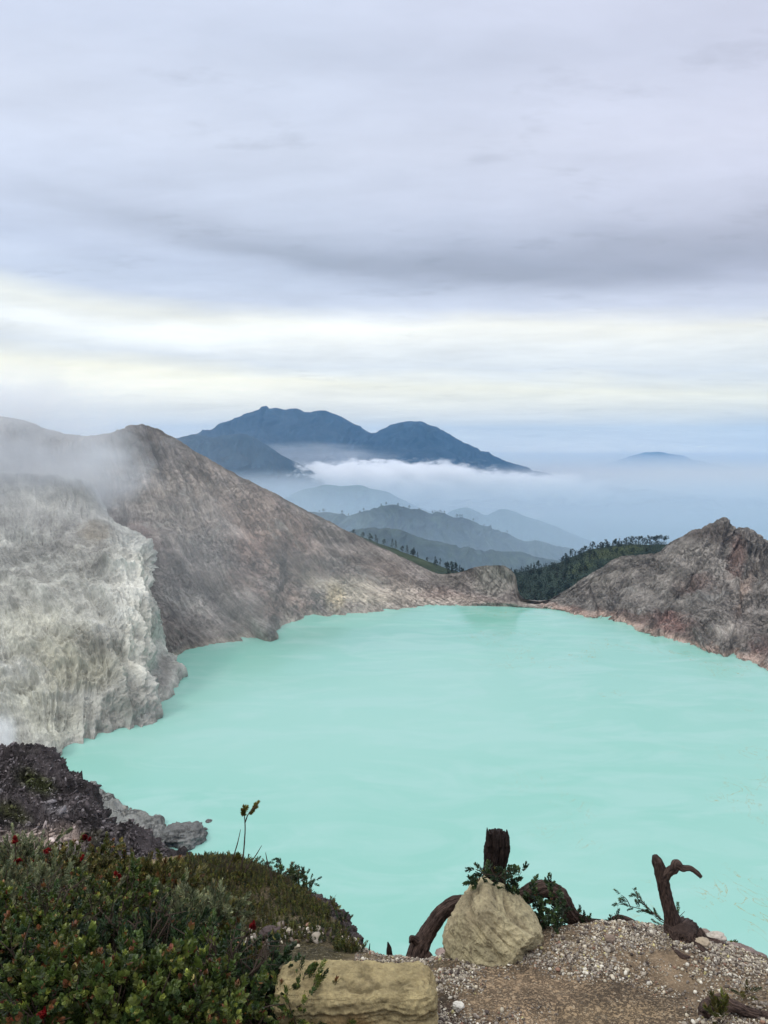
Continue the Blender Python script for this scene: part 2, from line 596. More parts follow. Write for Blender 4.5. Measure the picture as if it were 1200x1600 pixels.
def rock_displace(S, lu, lv, Ag, Af, lf, seed, ridge_v=None, octs=7, Ac=0.0, skew=None, fine_A=1.3):
    """gullies running down the slope + crags; damped near the skyline"""
    p = S.P.reshape(-1, 3)
    su, sv = S.su.ravel(), S.sv.ravel()
    if skew is not None:
        sk = np.interp(S.u, *skew)
        su = (S.su + sk[None, :] * (S.sv - S.sv[S.nv // 2][None])).ravel()
    S.fu = su
    wpx = fbm(p / (lf * 1.4), 3, seed=seed + 3) * lu * 1.2
    g = fbm(np.stack([(su + wpx) / lu, sv / lv, su * 0 + seed], 1), 5, 0.55, ridged=True)
    f = fbm(p / lf, octs, 0.52, seed=seed)
    d = Ag * (g - 0.2) + Af * f
    if Ac:
        # blocky crags: terraced ridged noise
        pw = p * np.array([1, 1, .55]) + 8 * fbm(p / 40, 3, seed=seed + 5)[:, None]
        c = fbm(pw / (lf * 0.4), octs - 1, 0.55, ridged=True, seed=seed + 9)
        cm = smooth(fbm(p / (lf * .9), 3, seed=seed + 31) * 2.2 + 0.5)
        d = d + Ac * c * (0.25 + 1.3 * cm)
    d = d - d.mean() * .9
    damp = np.ones(S.nv)
    if ridge_v is not None:
        damp = 0.22 + 0.78 * np.clip(np.abs(S.v - ridge_v) / 0.10, 0, 1)
    d = d.reshape(S.nv, S.nu) * damp[:, None] + (fine_A * (fbm(p / 14, 6, .6, seed=seed + 40) + .8 * fbm(p / 7, 4, .6, ridged=True, seed=seed + 44))).reshape(S.nv, S.nu)
    return S.P + S.N * d[..., None], g, f


G_ = np.array

# ---- left / far wall
shore_l = line([(-420, 1090, None), (0, 1045, None), (200, 1038, None), (258, 1031, None), (290, 1018, None), (330, 1007, None),
                (380, 998, None), (425, 990, None), (436, 982, None), (442, 970, None), (480, 963, None), (520, 962, None),
                (560, 957, None), (600, 950, None), (680, 947.5, None), (760, 947, None), (820, 948.5, None), (850, 949.5, None),
                (885, 951, None)])
ridge_l = line([(-420, 590, 900), (-150, 625, 940), (0, 652, 960), (40, 659, 965), (75, 671, 970), (110, 680, 980), (150, 683, 985), (175, 679, 990),
                (200, 669, 998), (220, 664, 1000), (240, 668, 1003), (270, 683, 1006), (300, 702, 1010), (350, 730, 1020), (400, 757, 1030), (450, 783, 1036),
                (500, 808, 1040), (550, 833, 1034), (600, 858, 1020), (640, 877, 1000), (660, 887, 985), (690, 897, 975), (715, 895, 962),
                (735, 888, 930), (760, 884, 912), (785, 884, 898), (799, 891, 890), (806, 902, 884), (809, 922, 878), (820, 936, 872),
                (850, 941, 872), (885, 944, 872)])
S = loft([shifted(shore_l, -60, -28), shore_l, lerp_line(shore_l, ridge_l, 0.09, -4), lerp_line(shore_l, ridge_l, 0.33, 14),
          lerp_line(shore_l, ridge_l, 0.68, 12), ridge_l, shifted(ridge_l, 90, -70), shifted(ridge_l, 420, -330)],
         1500, 560, vweights=[0.25, 1, 1, 1, 1, 0.15, 0.05])
px, py = proj(S.P.reshape(-1, 3))
# the shoulder that comes forward to the little cape
d, t = seg_dist(px, py, (330, 840), (437, 985))
bul = 38 * np.exp(-(d / 26) ** 2) * smooth(t * 1.6 + 0.05)
d2, t2 = seg_dist(px, py, (225, 850), (262, 1010))
bul += 26 * np.exp(-(d2 / 24) ** 2)
d3, t3 = seg_dist(px, py, (520, 880), (600, 960))
bul += 12 * np.exp(-(d3 / 22) ** 2)
S.P[..., 1] -= bul.reshape(S.nv, S.nu)
rv = S.kn[5]
amp = np.interp(S.u, [-420, 400, 640, 760, 885], [1.0, 0.95, 0.6, 0.35, 0.25])
V0 = S.P.copy()
V, g, f = rock_displace(S, 24, 210, 8, 13, 120, 1.7, rv, 8, 3.8, ([-420, 150, 260, 450, 900], [0, -.1, .35, .75, 1.0]))
V = V0 + (V - V0) * amp[None, :, None]
V = V.reshape(-1, 3)
wn = fbm(V / 40, 6, 0.55, seed=4)
wn2 = fbm(np.stack([S.fu / 10, S.sv.ravel() / 60, V[:, 2] * 0 + 2], 1), 4, seed=8)
c = blobs(px, py, srgb(128, 118, 110), [
    (220, 700, 110, 40, 10, srgb(96, 88, 82), 0.9), (60, 690, 120, 40, 8, srgb(112, 106, 100), 0.8),
    (270, 800, 60, 60, 30, srgb(156, 142, 126), 0.6), (330, 900, 90, 60, 20, srgb(112, 106, 100), 0.8),
    (215, 850, 40, 30, 30, srgb(130, 104, 94), 0.8), (330, 760, 70, 34, 35, srgb(142, 126, 112), 0.6),
    (430, 850, 60, 75, -20, srgb(146, 116, 100), 0.75), (400, 800, 70, 30, 30, srgb(140, 120, 104), 0.6),
    (470, 890, 60, 30, 10, srgb(98, 88, 80), 0.75), (450, 940, 34, 22, 0, srgb(148, 124, 108), 0.8),
    (560, 925, 70, 22, 8, srgb(170, 160, 136), 0.8), (525, 935, 14, 22, -20, srgb(190, 172, 128), 0.8),
    (630, 925, 50, 16, 14, srgb(178, 164, 146), 0.75), (590, 890, 60, 16, 26, srgb(110, 96, 86), 0.6),
    (720, 935, 60, 10, 6, srgb(182, 158, 142), 0.7), (770, 905, 36, 22, 0, srgb(154, 148, 134), 0.8),
    (700, 900, 40, 14, 10, srgb(128, 120, 108), 0.6), (255, 1000, 14, 40, 10, srgb(128, 122, 114), 0.5),
    (300, 940, 40, 14, 25, srgb(168, 160, 150), 0.55), (415, 970, 28, 18, 40, srgb(150, 144, 134), 0.7)], wn)
c = c * (1 + 0.35 * wn2 + 0.8 * wn)[:, None]
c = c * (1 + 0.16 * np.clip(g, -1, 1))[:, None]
# bleached tide line
hz = V[:, 2] - LAKE
k = smooth(1.3 - hz / 5.5 + wn * 0.8)[:, None]
c = c * (1 - 0.6 * k) + np.array(srgb(176, 164, 146)) * 0.6 * k
# thin scrub on the skyline of the far flank
vv = np.repeat(S.v[:, None], S.nu, 1).ravel()
k = smooth((vv - rv + 0.045 + 0.02 * wn) / 0.03)[:, None] * 0.55
c = c * (1 - k) + np.array(srgb(84, 76, 62)) * k
c = greyed(c, 0.32) * np.array([1.03, 1.0, .97])
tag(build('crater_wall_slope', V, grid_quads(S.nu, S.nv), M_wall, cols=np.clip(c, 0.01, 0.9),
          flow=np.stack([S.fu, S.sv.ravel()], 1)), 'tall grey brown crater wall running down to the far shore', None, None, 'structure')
print('wall', flush=True)

# ---- bleached spur at the left
U = [0, 0.2, 0.36, 0.5, 0.64, 0.72, 0.84, 1.0]
shore_s = line([(-300, 1320, None), (0, 1228, None), (76, 1197, None), (112, 1164, None), (192, 1136, None), (238, 1120, None), (273, 1056, None), (240, 1015, None)], U)
sp = [shifted(shore_s, -30, -25), shore_s,
      line([(-300, 1230, 400), (0, 1150, 440), (72, 1120, 455), (120, 1095, 480), (188, 1075, 500), (228, 1075, 520), (262, 1028, 612), (235, 1005, 700)], U),
      line([(-300, 1080, 480), (0, 1030, 505), (70, 1010, 520), (130, 990, 535), (185, 975, 548), (215, 970, 565), (246, 960, 610), (228, 950, 720)], U),
      line([(-300, 900, 620), (0, 890, 640), (70, 880, 640), (120, 872, 640), (170, 862, 650), (200, 868, 662), (230, 890, 690), (212, 885, 790)], U),
      line([(-300, 800, 720), (0, 806, 735), (70, 806, 735), (115, 808, 730), (150, 815, 735), (178, 830, 740), (212, 850, 770), (200, 850, 850)], U),
      line([(-300, 735, 800), (0, 742, 810), (70, 744, 810), (110, 748, 815), (138, 756, 825), (158, 790, 850), (180, 830, 850), (170, 830, 890)], U),
      line([(-300, 733, 900), (0, 739, 900), (70, 741, 900), (110, 745, 900), (138, 754, 905), (150, 785, 920), (160, 825, 920), (150, 825, 930)], U)]
S = loft(sp, 900, 760)
V, g, f = rock_displace(S, 30, 150, 9.0, 14, 90, 5.1, S.kn[6], 8, 6.5, ([0, .5, 1], [.3, .35, .1]), 1.6)
Vr = V.reshape(-1, 3)
px, py = proj(Vr)
# keep the upper slope smoother (loose ash) and the middle craggy
sm = smooth((835 + 26 * fbm(Vr / 45, 4, seed=61) * 2 - py) / 50 + 0.4)[:, None]
Vb = (S.P.reshape(-1, 3) + S.N.reshape(-1, 3) * (4.2 * fbm(np.stack([S.su.ravel() / 13 + .5 * fbm(Vr / 50, 3), S.sv.ravel() / 170, S.su.ravel() * 0 + 5], 1), 4, ridged=True))[:, None])
Vr = Vr * (1 - 0.85 * sm) + Vb * 0.85 * sm
wn = fbm(Vr / 30, 6, 0.55, seed=14)
wn2 = fbm(np.stack([S.fu / 7, S.sv.ravel() / 50, Vr[:, 2] * 0 + 2], 1), 4, seed=18)
c = blobs(px, py, srgb(168, 166, 154), [
    (60, 790, 140, 50, 0, srgb(150, 147, 140), 0.9), (120, 850, 60, 36, 20, srgb(136, 130, 122), 0.7),
    (150, 832, 24, 18, 0, srgb(136, 120, 92), 0.6), (40, 870, 60, 26, 0, srgb(126, 124, 118), 0.7),
    (205, 900, 34, 50, 10, srgb(206, 202, 186), 0.9), (90, 940, 90, 36, 0, srgb(170, 166, 152), 0.7),
    (60, 990, 80, 40, 0, srgb(176, 172, 148), 0.8), (120, 1040, 80, 40, -10, srgb(172, 166, 134), 0.8),
    (215, 1000, 26, 60, 0, srgb(204, 199, 178), 0.8), (150, 1010, 36, 26, 10, srgb(132, 126, 112), 0.6),
    (60, 1110, 80, 40, 30, srgb(176, 174, 150), 0.8), (180, 1100, 60, 24, -20, srgb(156, 152, 136), 0.7),
    (255, 1050, 14, 26, 0, srgb(120, 114, 108), 0.7), (30, 1160, 60, 30, 40, srgb(188, 186, 172), 0.8),
    (225, 880, 12, 26, 0, srgb(196, 190, 168), 0.6)], wn)
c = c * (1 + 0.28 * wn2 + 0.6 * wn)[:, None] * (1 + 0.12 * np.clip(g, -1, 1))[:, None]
hz = Vr[:, 2] - LAKE
k = smooth(1.2 - hz / 4 + wn)[:, None]
c = c * (1 - 0.5 * k) + np.array(srgb(150, 144, 130)) * 0.5 * k
c = greyed(c, 0.42) * np.array([1.05, 1.05, 1.02])
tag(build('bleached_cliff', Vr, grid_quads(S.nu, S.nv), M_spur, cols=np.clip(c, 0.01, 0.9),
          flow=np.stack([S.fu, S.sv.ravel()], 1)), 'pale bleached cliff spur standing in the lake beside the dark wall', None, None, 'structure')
print('spur', flush=True)

# ---- right wall
shore_r = line([(835, 949.5, None), (870, 952, None), (905, 961, None), (950, 967, None), (980, 974, None), (1000, 985, None), (1030, 994, None),
                (1060, 1000, None), (1090, 1012, None), (1120, 1020, None), (1160, 1031, None), (1200, 1046, None), (1300, 1092, None), (1600, 1260, None), (1900, 1500, None)])
ridge_r = line([(835, 942, 873), (858, 937, 876), (870, 930, 882), (885, 920, 892), (900, 909, 905), (920, 899, 920), (940, 888, 935), (960, 874, 954), (975, 869, 956), (1000, 867, 958),
                (1022, 864, 960), (1035, 857, 961), (1045, 849, 961), (1060, 840, 959), (1075, 832, 956), (1100, 823, 950), (1118, 815, 945), (1130, 810, 941), (1138, 820, 941),
                (1147, 828, 940), (1163, 825, 939), (1178, 834, 936), (1190, 845, 930), (1210, 848, 925), (1300, 835, 880), (1600, 800, 760), (1900, 780, 600)])
S = loft([shifted(shore_r, -50, -25), shore_r, lerp_line(shore_r, ridge_r, 0.08, -4), lerp_line(shore_r, ridge_r, 0.35, 6),
          lerp_line(shore_r, ridge_r, 0.7, 10), ridge_r, shifted(ridge_r, 80, -60), shifted(ridge_r, 400, -300)],
         1, 520, usamp=np.concatenate([np.linspace(835, 1260, 1000), np.linspace(1263, 1900, 120)]), vweights=[0.25, 1, 1, 1, 1, 0.15, 0.05])
px, py = proj(S.P.reshape(-1, 3))
bul = 0
for a, b, A_, s_ in [((1130, 815), (1010, 975), 16, 18), ((975, 872), (930, 955), 12, 14), ((1165, 830), (1120, 1015), 14, 16), ((1050, 850), (1075, 930), 9, 13), ((905, 905), (875, 945), 7, 9)]:
    d, t = seg_dist(px, py, a, b)
    bul = bul + A_ * np.exp(-(d / s_) ** 2) * smooth(t * 3)
for a, b, A_, s_ in [((925, 905), (938, 955), 18, 6), ((1100, 870), (1050, 960), 9, 8), ((1140, 850), (1170, 960), 8, 8)]:
    d, t = seg_dist(px, py, a, b)
    bul = bul - A_ * np.exp(-(d / s_) ** 2) * smooth(t * 3)
S.P[..., 1] -= np.reshape(bul, (S.nv, S.nu))
amp = np.interp(S.u, [835, 880, 960, 1100, 1900], [0.15, 0.5, 0.85, 1, 1])
V0 = S.P.copy()
rv = S.kn[5]
V, g, f = rock_displace(S, 20, 130, 8.5, 10, 75, 9.7, rv, 8, 6.0, ([835, 1080, 1140, 1200, 1900], [-.9, -.6, .0, .5, .6]))
V = (V0 + (V - V0) * amp[None, :, None]).reshape(-1, 3)
wn = fbm(V / 32, 6, 0.55, seed=24)
wn2 = fbm(np.stack([S.fu / 8, S.sv.ravel() / 45, V[:, 2] * 0 + 2], 1), 4, seed=28)
c = blobs(px, py, srgb(118, 113, 107), [
    (940, 890, 60, 26, -25, srgb(128, 124, 116), 0.8), (1100, 880, 70, 30, 20, srgb(138, 133, 126), 0.8),
    (1030, 930, 60, 26, 0, srgb(132, 128, 122), 0.7), (1120, 835, 50, 14, 10, srgb(100, 90, 84), 0.8),
    (1148, 870, 12, 36, 10, srgb(118, 88, 78), 0.8), (1085, 915, 36, 14, -10, srgb(112, 88, 80), 0.7),
    (1045, 975, 34, 16, 6, srgb(140, 100, 90), 0.85), (890, 955, 30, 6, 8, srgb(148, 116, 104), 0.8),
    (980, 966, 40, 8, 15, srgb(130, 104, 94), 0.7), (1195, 1010, 24, 22, 0, srgb(124, 90, 84), 0.7),
    (1170, 960, 50, 40, 30, srgb(124, 116, 110), 0.7), (1160, 925, 12, 40, 25, srgb(150, 120, 100), 0.45),
    (1130, 980, 16, 14, 0, srgb(146, 142, 134), 0.4), (1195, 870, 30, 30, 0, srgb(98, 92, 86), 0.7)], wn)
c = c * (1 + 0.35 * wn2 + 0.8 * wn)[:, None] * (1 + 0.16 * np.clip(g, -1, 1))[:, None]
hz = V[:, 2] - LAKE
k = smooth(1.3 - hz / 4.5 + wn * 0.9)[:, None]
c = c * (1 - 0.75 * k) + np.array(srgb(196, 164, 146)) * 0.75 * k
vv = np.repeat(S.v[:, None], S.nu, 1).ravel()
k = smooth((vv - rv + 0.03 + 0.03 * wn) / 0.03)[:, None] * 0.6
c = c * (1 - k) + np.array(srgb(82, 74, 66)) * k
c = greyed(c, 0.38) * np.array([1.06, 1.0, .93])
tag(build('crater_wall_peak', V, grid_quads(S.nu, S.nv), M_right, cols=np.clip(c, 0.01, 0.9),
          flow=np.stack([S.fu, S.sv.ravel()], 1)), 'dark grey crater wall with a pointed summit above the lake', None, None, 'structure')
print('right', flush=True)


# ------------------------------------------------------------------ wooded hill behind the crater lip
crest = [(420, 800, 1330), (480, 812, 1330), (520, 824, 1330), (548, 833, 1330), (600, 852, 1330), (640, 866, 1330), (680, 882, 1330), (720, 895, 1330), (760, 902, 1330),
         (800, 897, 1330), (850, 886, 1340), (880, 878, 1350), (905, 868, 1360), (935, 856, 1370), (985, 851, 1380), (1040, 851, 1380),
         (1090, 856, 1380), (1200, 862, 1370), (1500, 870, 1340)]
L2 = line(crest)
bot = line([(420, 960, 1060), (600, 965, 1050), (760, 955, 1030), (800, 952, 1020), (850, 946, 1010), (900, 950, 1020), (1040, 955, 1050), (1200, 960, 1050), (1500, 960, 1040)])
S = loft([bot, lerp_line(bot, L2, 0.5, 6), L2, shifted(L2, 70, -40), shifted(L2, 190, -160)], 420, 160)
f = fbm(S.P.reshape(-1, 3) / 45, 6, seed=31)
V = (S.P.reshape(-1, 3) + S.N.reshape(-1, 3) * (f * 5)[:, None])
wn = fbm(V / 35, 5, seed=34)
px, py = proj(V)
c = blobs(px, py, srgb(44, 56, 44), [(965, 862, 50, 8, -10, srgb(72, 80, 50), 0.8), (640, 872, 60, 14, 22, srgb(58, 68, 46), 0.8),
                                      (850, 925, 60, 26, 0, srgb(50, 66, 56), 0.8), (910, 885, 22, 8, -20, srgb(74, 84, 52), 0.6)], wn)
c = c * (1 + 0.5 * wn)[:, None]
hillS, hillV = S, V.reshape(S.nv, S.nu, 3)
tag(build('hillside', V, grid_quads(S.nu, S.nv), M_hill, cols=np.clip(c, 0.01, 0.9)), 'green wooded hill behind the low lip of the crater', None, None, 'structure')

# ------------------------------------------------------------------ distant ridges
GROUND_Z = -1050.0


def mountain(name, crest, D, front, back, base_z, lu, A, col, label, seed, keep=0.22, prof=(0.3, 0.62), dprof=(0.62, 0.3), nu=420, nv=200, mat=None, var=0.25, grass=None):
    c3 = line([(a, b, D) for a, b in crest])
    def mid(t, dt):
        q = c3[1].copy()
        q[:, 1] -= front * dt
        q[:, 2] = base_z + (q[:, 2] - base_z) * t
        return c3[0], q
    bk = c3[1].copy(); bk[:, 1] += back; bk[:, 2] = base_z
    bm = c3[1].copy(); bm[:, 1] += back * 0.35; bm[:, 2] = base_z + (bm[:, 2] - base_z) * 0.55
    S = loft([mid(0.0, 1.0), mid(prof[0], dprof[0]), mid(prof[1], dprof[1]), c3, (c3[0], bm), (c3[0], bk)], nu, nv, vweights=[1, 1, 1, .4, .2])
    p = S.P.reshape(-1, 3)
    wpx = fbm(p / (lu * 4), 3, seed=seed) * lu * 2
    g = fbm(np.stack([(S.su.ravel() + wpx) / lu, S.sv.ravel() / (lu * 6), p[:, 0] * 0 + seed], 1), 5, 0.55, ridged=True)
    f = fbm(p / (lu * 2.0), 7, 0.52, seed=seed + 2)
    damp = keep + (1 - keep) * np.clip(np.abs(S.v - S.kn[3]) / 0.12, 0, 1)
    d = (A * (g - .2) + A * 1.2 * f).reshape(S.nv, S.nu) * damp[:, None]
    V = (S.P + S.N * d[..., None]).reshape(-1, 3)
    wn = fbm(V / (lu * 0.8), 5, seed=seed + 5)
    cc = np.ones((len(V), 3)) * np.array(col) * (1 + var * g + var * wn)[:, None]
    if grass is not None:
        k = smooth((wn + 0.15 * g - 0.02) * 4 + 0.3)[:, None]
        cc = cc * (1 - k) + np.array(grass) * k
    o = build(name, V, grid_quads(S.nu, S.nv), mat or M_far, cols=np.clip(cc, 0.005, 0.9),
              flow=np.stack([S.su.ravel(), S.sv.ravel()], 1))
    tag(o, label, None, None, 'structure')
    return S, V.reshape(S.nv, S.nu, 3)


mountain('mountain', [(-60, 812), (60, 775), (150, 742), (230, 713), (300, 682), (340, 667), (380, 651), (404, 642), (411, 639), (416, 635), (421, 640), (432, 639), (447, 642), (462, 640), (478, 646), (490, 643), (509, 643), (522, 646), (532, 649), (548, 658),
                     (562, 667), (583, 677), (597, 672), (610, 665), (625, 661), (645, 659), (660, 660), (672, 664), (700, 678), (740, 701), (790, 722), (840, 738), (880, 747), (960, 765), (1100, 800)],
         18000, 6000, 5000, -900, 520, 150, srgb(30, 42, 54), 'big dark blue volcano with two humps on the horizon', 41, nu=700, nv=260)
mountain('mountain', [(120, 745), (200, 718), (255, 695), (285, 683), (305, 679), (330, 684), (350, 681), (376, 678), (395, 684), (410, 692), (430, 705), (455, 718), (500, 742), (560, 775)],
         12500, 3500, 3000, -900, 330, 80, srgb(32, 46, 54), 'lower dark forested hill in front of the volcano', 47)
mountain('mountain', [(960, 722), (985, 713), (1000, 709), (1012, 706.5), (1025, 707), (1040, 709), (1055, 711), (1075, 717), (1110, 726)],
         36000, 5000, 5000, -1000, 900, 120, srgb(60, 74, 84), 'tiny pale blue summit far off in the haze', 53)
mountain('hills', [(380, 815), (430, 790), (465, 768), (490, 762), (510, 757), (535, 760), (560, 758), (580, 764), (600, 768), (625, 780), (680, 802)],
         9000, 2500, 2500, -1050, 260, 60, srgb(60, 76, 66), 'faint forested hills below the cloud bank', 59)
mountain('hills', [(640, 825), (690, 808), (712, 796), (728, 794), (745, 800), (760, 806), (785, 797), (800, 799), (830, 810), (870, 824), (930, 850)],
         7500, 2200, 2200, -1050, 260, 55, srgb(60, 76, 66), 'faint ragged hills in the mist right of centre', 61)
mA = mountain('hills', [(330, 800), (420, 797), (480, 802), (510, 802), (545, 806), (570, 801), (590, 795), (612, 789), (630, 793), (650, 796), (672, 801), (690, 800), (705, 806), (730, 812), (750, 820), (780, 831), (810, 841), (860, 851),
                  (900, 862), (980, 888)],
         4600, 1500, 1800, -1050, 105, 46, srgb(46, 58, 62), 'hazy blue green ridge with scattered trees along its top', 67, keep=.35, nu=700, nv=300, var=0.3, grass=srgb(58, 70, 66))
mB = mountain('hills', [(380, 815), (480, 822), (540, 832), (580, 826), (620, 828), (650, 838), (690, 848), (740, 858), (790, 862), (850, 872), (930, 890), (1000, 905)],
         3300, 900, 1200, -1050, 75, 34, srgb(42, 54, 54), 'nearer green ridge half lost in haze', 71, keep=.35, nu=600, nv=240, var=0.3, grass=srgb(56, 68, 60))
print('mountains', flush=True)


# ---- the country round the volcano, out to the horizon
def make_ground_far():
    nr, na = 150, 220
    r = np.concatenate([np.linspace(150, 1700, 30)[:-1], np.geomspace(1700, 40500, nr - 29)])
    a = np.linspace(0, 2 * math.pi, na)
    Rr, A = np.meshgrid(r, a, indexing='ij')
    cx, cy = 0, 550
    X = cx + Rr * np.cos(A); Y = cy + Rr * np.sin(A)
    z = GROUND_Z + (-290 - GROUND_Z) * (1 - smooth((Rr - 1050) / 2600))
    p = np.stack([X.ravel(), Y.ravel(), 0 * X.ravel()], 1)
    z = z + (fbm(p / 2500, 6, seed=80).reshape(X.shape) * 160 + 20) * smooth((Rr - 1500) / 2500)
    V = np.stack([X, Y, z], -1).reshape(-1, 3)
    wn = fbm(V / 800, 5, seed=83)
    c = np.array(srgb(78, 94, 70)) * (1 + 0.5 * wn)[:, None]
    tag(build('ground', V, grid_quads(na, len(r)), M_far, cols=np.clip(c, 0.01, 0.9), flow=V[:, :2]), 'hazy green lowland stretching to the horizon', None, None, 'structure')


make_ground_far()


# ------------------------------------------------------------------ near side of the crater: lakeside rock and dark crag
U = [0, .12, .25, .4, .52, .62, .72, .84, 1.0]
near_sh = [(-250, 1150, None), (40, 1196, None), (100, 1211, None), (140, 1226, None), (172, 1248, None), (228, 1270, None), (256, 1292, None), (263, 1325, None), (380, 1560, None)]
n1 = line(near_sh, U)
def pzline(pts, u):
    return np.array(u, float), np.array([PZ(a, b, z) for a, b, z in pts])
S = loft([shifted(n1, 0, -20), n1,
          pzline([(-280, 1180, -172), (25, 1216, -172), (78, 1238, -172), (130, 1262, -173), (180, 1288, -174), (222, 1306, -175), (232, 1332, -175), (236, 1368, -174), (330, 1590, -172)], U),
          pzline([(-350, 1260, -155), (-40, 1290, -155), (20, 1310, -155), (70, 1330, -155), (110, 1350, -157), (150, 1370, -158), (170, 1400, -158), (180, 1430, -156), (250, 1640, -150)], U),
          pzline([(-500, 1420, -90), (-150, 1440, -90), (-80, 1450, -90), (-20, 1460, -90), (20, 1475, -90), (50, 1480, -90), (70, 1500, -90), (90, 1540, -90), (150, 1700, -85)], U)],
         500, 300)
V, g, f = rock_displace(S, 9, 40, 2.2, 4.0, 26, 77.0, None, 7, 2.2)
V = V.reshape(-1, 3)
wn = fbm(V / 12, 5, seed=90)
c = np.array(srgb(128, 128, 122)) * (1 + 0.4 * wn + 0.15 * g)[:, None]
k = smooth(1.2 - (V[:, 2] - LAKE) / 1.6 + wn * .6)[:, None] * 0.5
c = c * (1 - k) + np.array(srgb(168, 156, 140)) * k
tag(build('lakeside_terrain', V, grid_quads(S.nu, S.nv), M_near, cols=np.clip(c, 0.01, 0.9)), 'grey rocky point reaching into the lake below the rim', None, None, 'structure')


def lump(name, center, radii, seed, mat, col, A=0.25, n=(90, 60), flatten=None, parent=None, sh=0.9):
    """a closed, irregular rock"""
    nu, nv = n
    th = np.linspace(0, 2 * math.pi, nu + 1)[:-1]
    ph = np.linspace(-math.pi / 2 + 1e-3, math.pi / 2 - 1e-3, nv)
    T, Ph = np.meshgrid(th, ph)
    d = np.stack([np.cos(Ph) * np.cos(T), np.cos(Ph) * np.sin(T), np.sin(Ph)], -1).reshape(-1, 3)
    q = np.sign(d) * np.abs(d) ** sh
    f = fbm(d * 1.3, 6, 0.55, seed=seed) + 0.6 * fbm(d * 2.5, 5, 0.55, ridged=True, seed=seed + 3) - .25
    V = q * (1 + A * f)[:, None] * np.array(radii) + np.array(center)
    a = np.arange(nu * nv).reshape(nv, nu)
    b = np.roll(a, -1, axis=1)
    Q = np.stack([a[:-1], b[:-1], b[1:], a[1:]], -1).reshape(-1, 4)
    wn = fbm(V / (max(radii) * 0.4), 5, seed=seed + 6)
    c = np.array(col) * (1 + 0.35 * wn)[:, None]
    return recenter(build(name, V, Q, mat, parent, cols=np.clip(c, 0.005, 0.95)), center)


for k, (px_, py_, rx, ry, rz, lb) in enumerate([
        (286, 1311, 10.5, 9.5, 5.5, 'largest grey rock islet just off the rocky point'),
        (305, 1303, 5.5, 2.2, 1.6, 'low grey ledge at the outer side of the largest islet'),
        (318, 1296, 1.9, 1.1, 0.7, 'small flat rock between the islet and the outermost rock'),
        (317, 1301, 0.9, 0.6, 0.4, 'tiniest rock speck in the water beside the small flat rock'),
        (326, 1283, 1.5, 1.9, 0.5, 'outermost small dark rock awash in the lake')]):
    c_ = PZ(px_, py_)
    o = lump('islet_rock', (c_[0], c_[1], LAKE + rz * 0.05), (rx, ry, rz), 100 + k * 7, M_near, srgb(112, 112, 108), 0.35)
    tag(o, lb, 'rock', 'rocks in the water off the point')

# dark crag of the rim
U = [0, .15, .28, .4, .5, .6, .72, .86, 1.0]
cr = line([(-260, 1115, 25), (0, 1184, 18), (34, 1190, 17), (66, 1212, 15.5), (104, 1246, 14), (136, 1282, 12.5), (172, 1322, 11), (232, 1356, 9.5), (330, 1430, 8)], U)
S = loft([line([(-420, 1500, 6.2), (-160, 1500, 6), (-60, 1490, 6), (0, 1480, 6), (40, 1470, 6.1), (90, 1470, 6.2), (150, 1465, 6.3), (210, 1460, 6.4), (300, 1480, 6.4)], U),
          line([(-380, 1330, 10.5), (-140, 1340, 9.8), (-30, 1330, 9.6), (20, 1330, 9.4), (60, 1340, 9.2), (110, 1350, 9), (160, 1370, 8.8), (230, 1400, 8.2), (310, 1440, 7.4)], U),
          line([(-330, 1220, 16), (-80, 1250, 13.5), (0, 1255, 13), (45, 1265, 12.6), (85, 1285, 11.8), (130, 1305, 11), (178, 1335, 10), (240, 1370, 9), (320, 1430, 7.8)], U),
          cr, shifted(cr, 3.2, -4.5), shifted(cr, 9, -16)], 760, 520, vweights=[.6, 1, 1, .5, .2])
p = S.P.reshape(-1, 3)
f1 = fbm(p / 2.4, 8, 0.58, seed=200); f2 = fbm(p / 0.9, 7, 0.6, ridged=True, seed=203)
V = p + S.N.reshape(-1, 3) * (0.6 * f1 + 0.42 * f2 + 0.12 * fbm(p / .3, 6, .6, ridged=True, seed=207))[:, None]
px, py = proj(V)
wn = fbm(V / 0.8, 6, 0.6, seed=205)
c = blobs(px, py, srgb(72, 66, 66), [
    (55, 1222, 34, 16, 35, srgb(52, 56, 28), 0.95), (20, 1270, 30, 14, 30, srgb(54, 56, 30), 0.9), (150, 1310, 16, 12, 30, srgb(60, 60, 36), 0.6),
    (86, 1262, 18, 10, 20, srgb(128, 124, 124), 0.7), (50, 1318, 60, 18, 0, srgb(156, 140, 128), 0.95), (105, 1308, 30, 18, 20, srgb(150, 134, 124), 0.8),
    (120, 1345, 50, 14, 10, srgb(120, 112, 108), 0.7), (175, 1330, 20, 30, 40, srgb(98, 92, 92), 0.7)], wn)
c = c * (1 + 0.75 * wn)[:, None] * 1.3
tag(build('rim_crag_terrain', V, grid_quads(S.nu, S.nv), M_slope, cols=np.clip(c, 0.008, 0.9)), 'dark broken crag of the rim with mossy patches', None, None, 'structure')
cragV = V.reshape(S.nv, S.nu, 3)[:400:1].reshape(-1, 3); cragC = c.reshape(S.nv, S.nu, 3)[:400].reshape(-1, 3)
print('crag', flush=True)


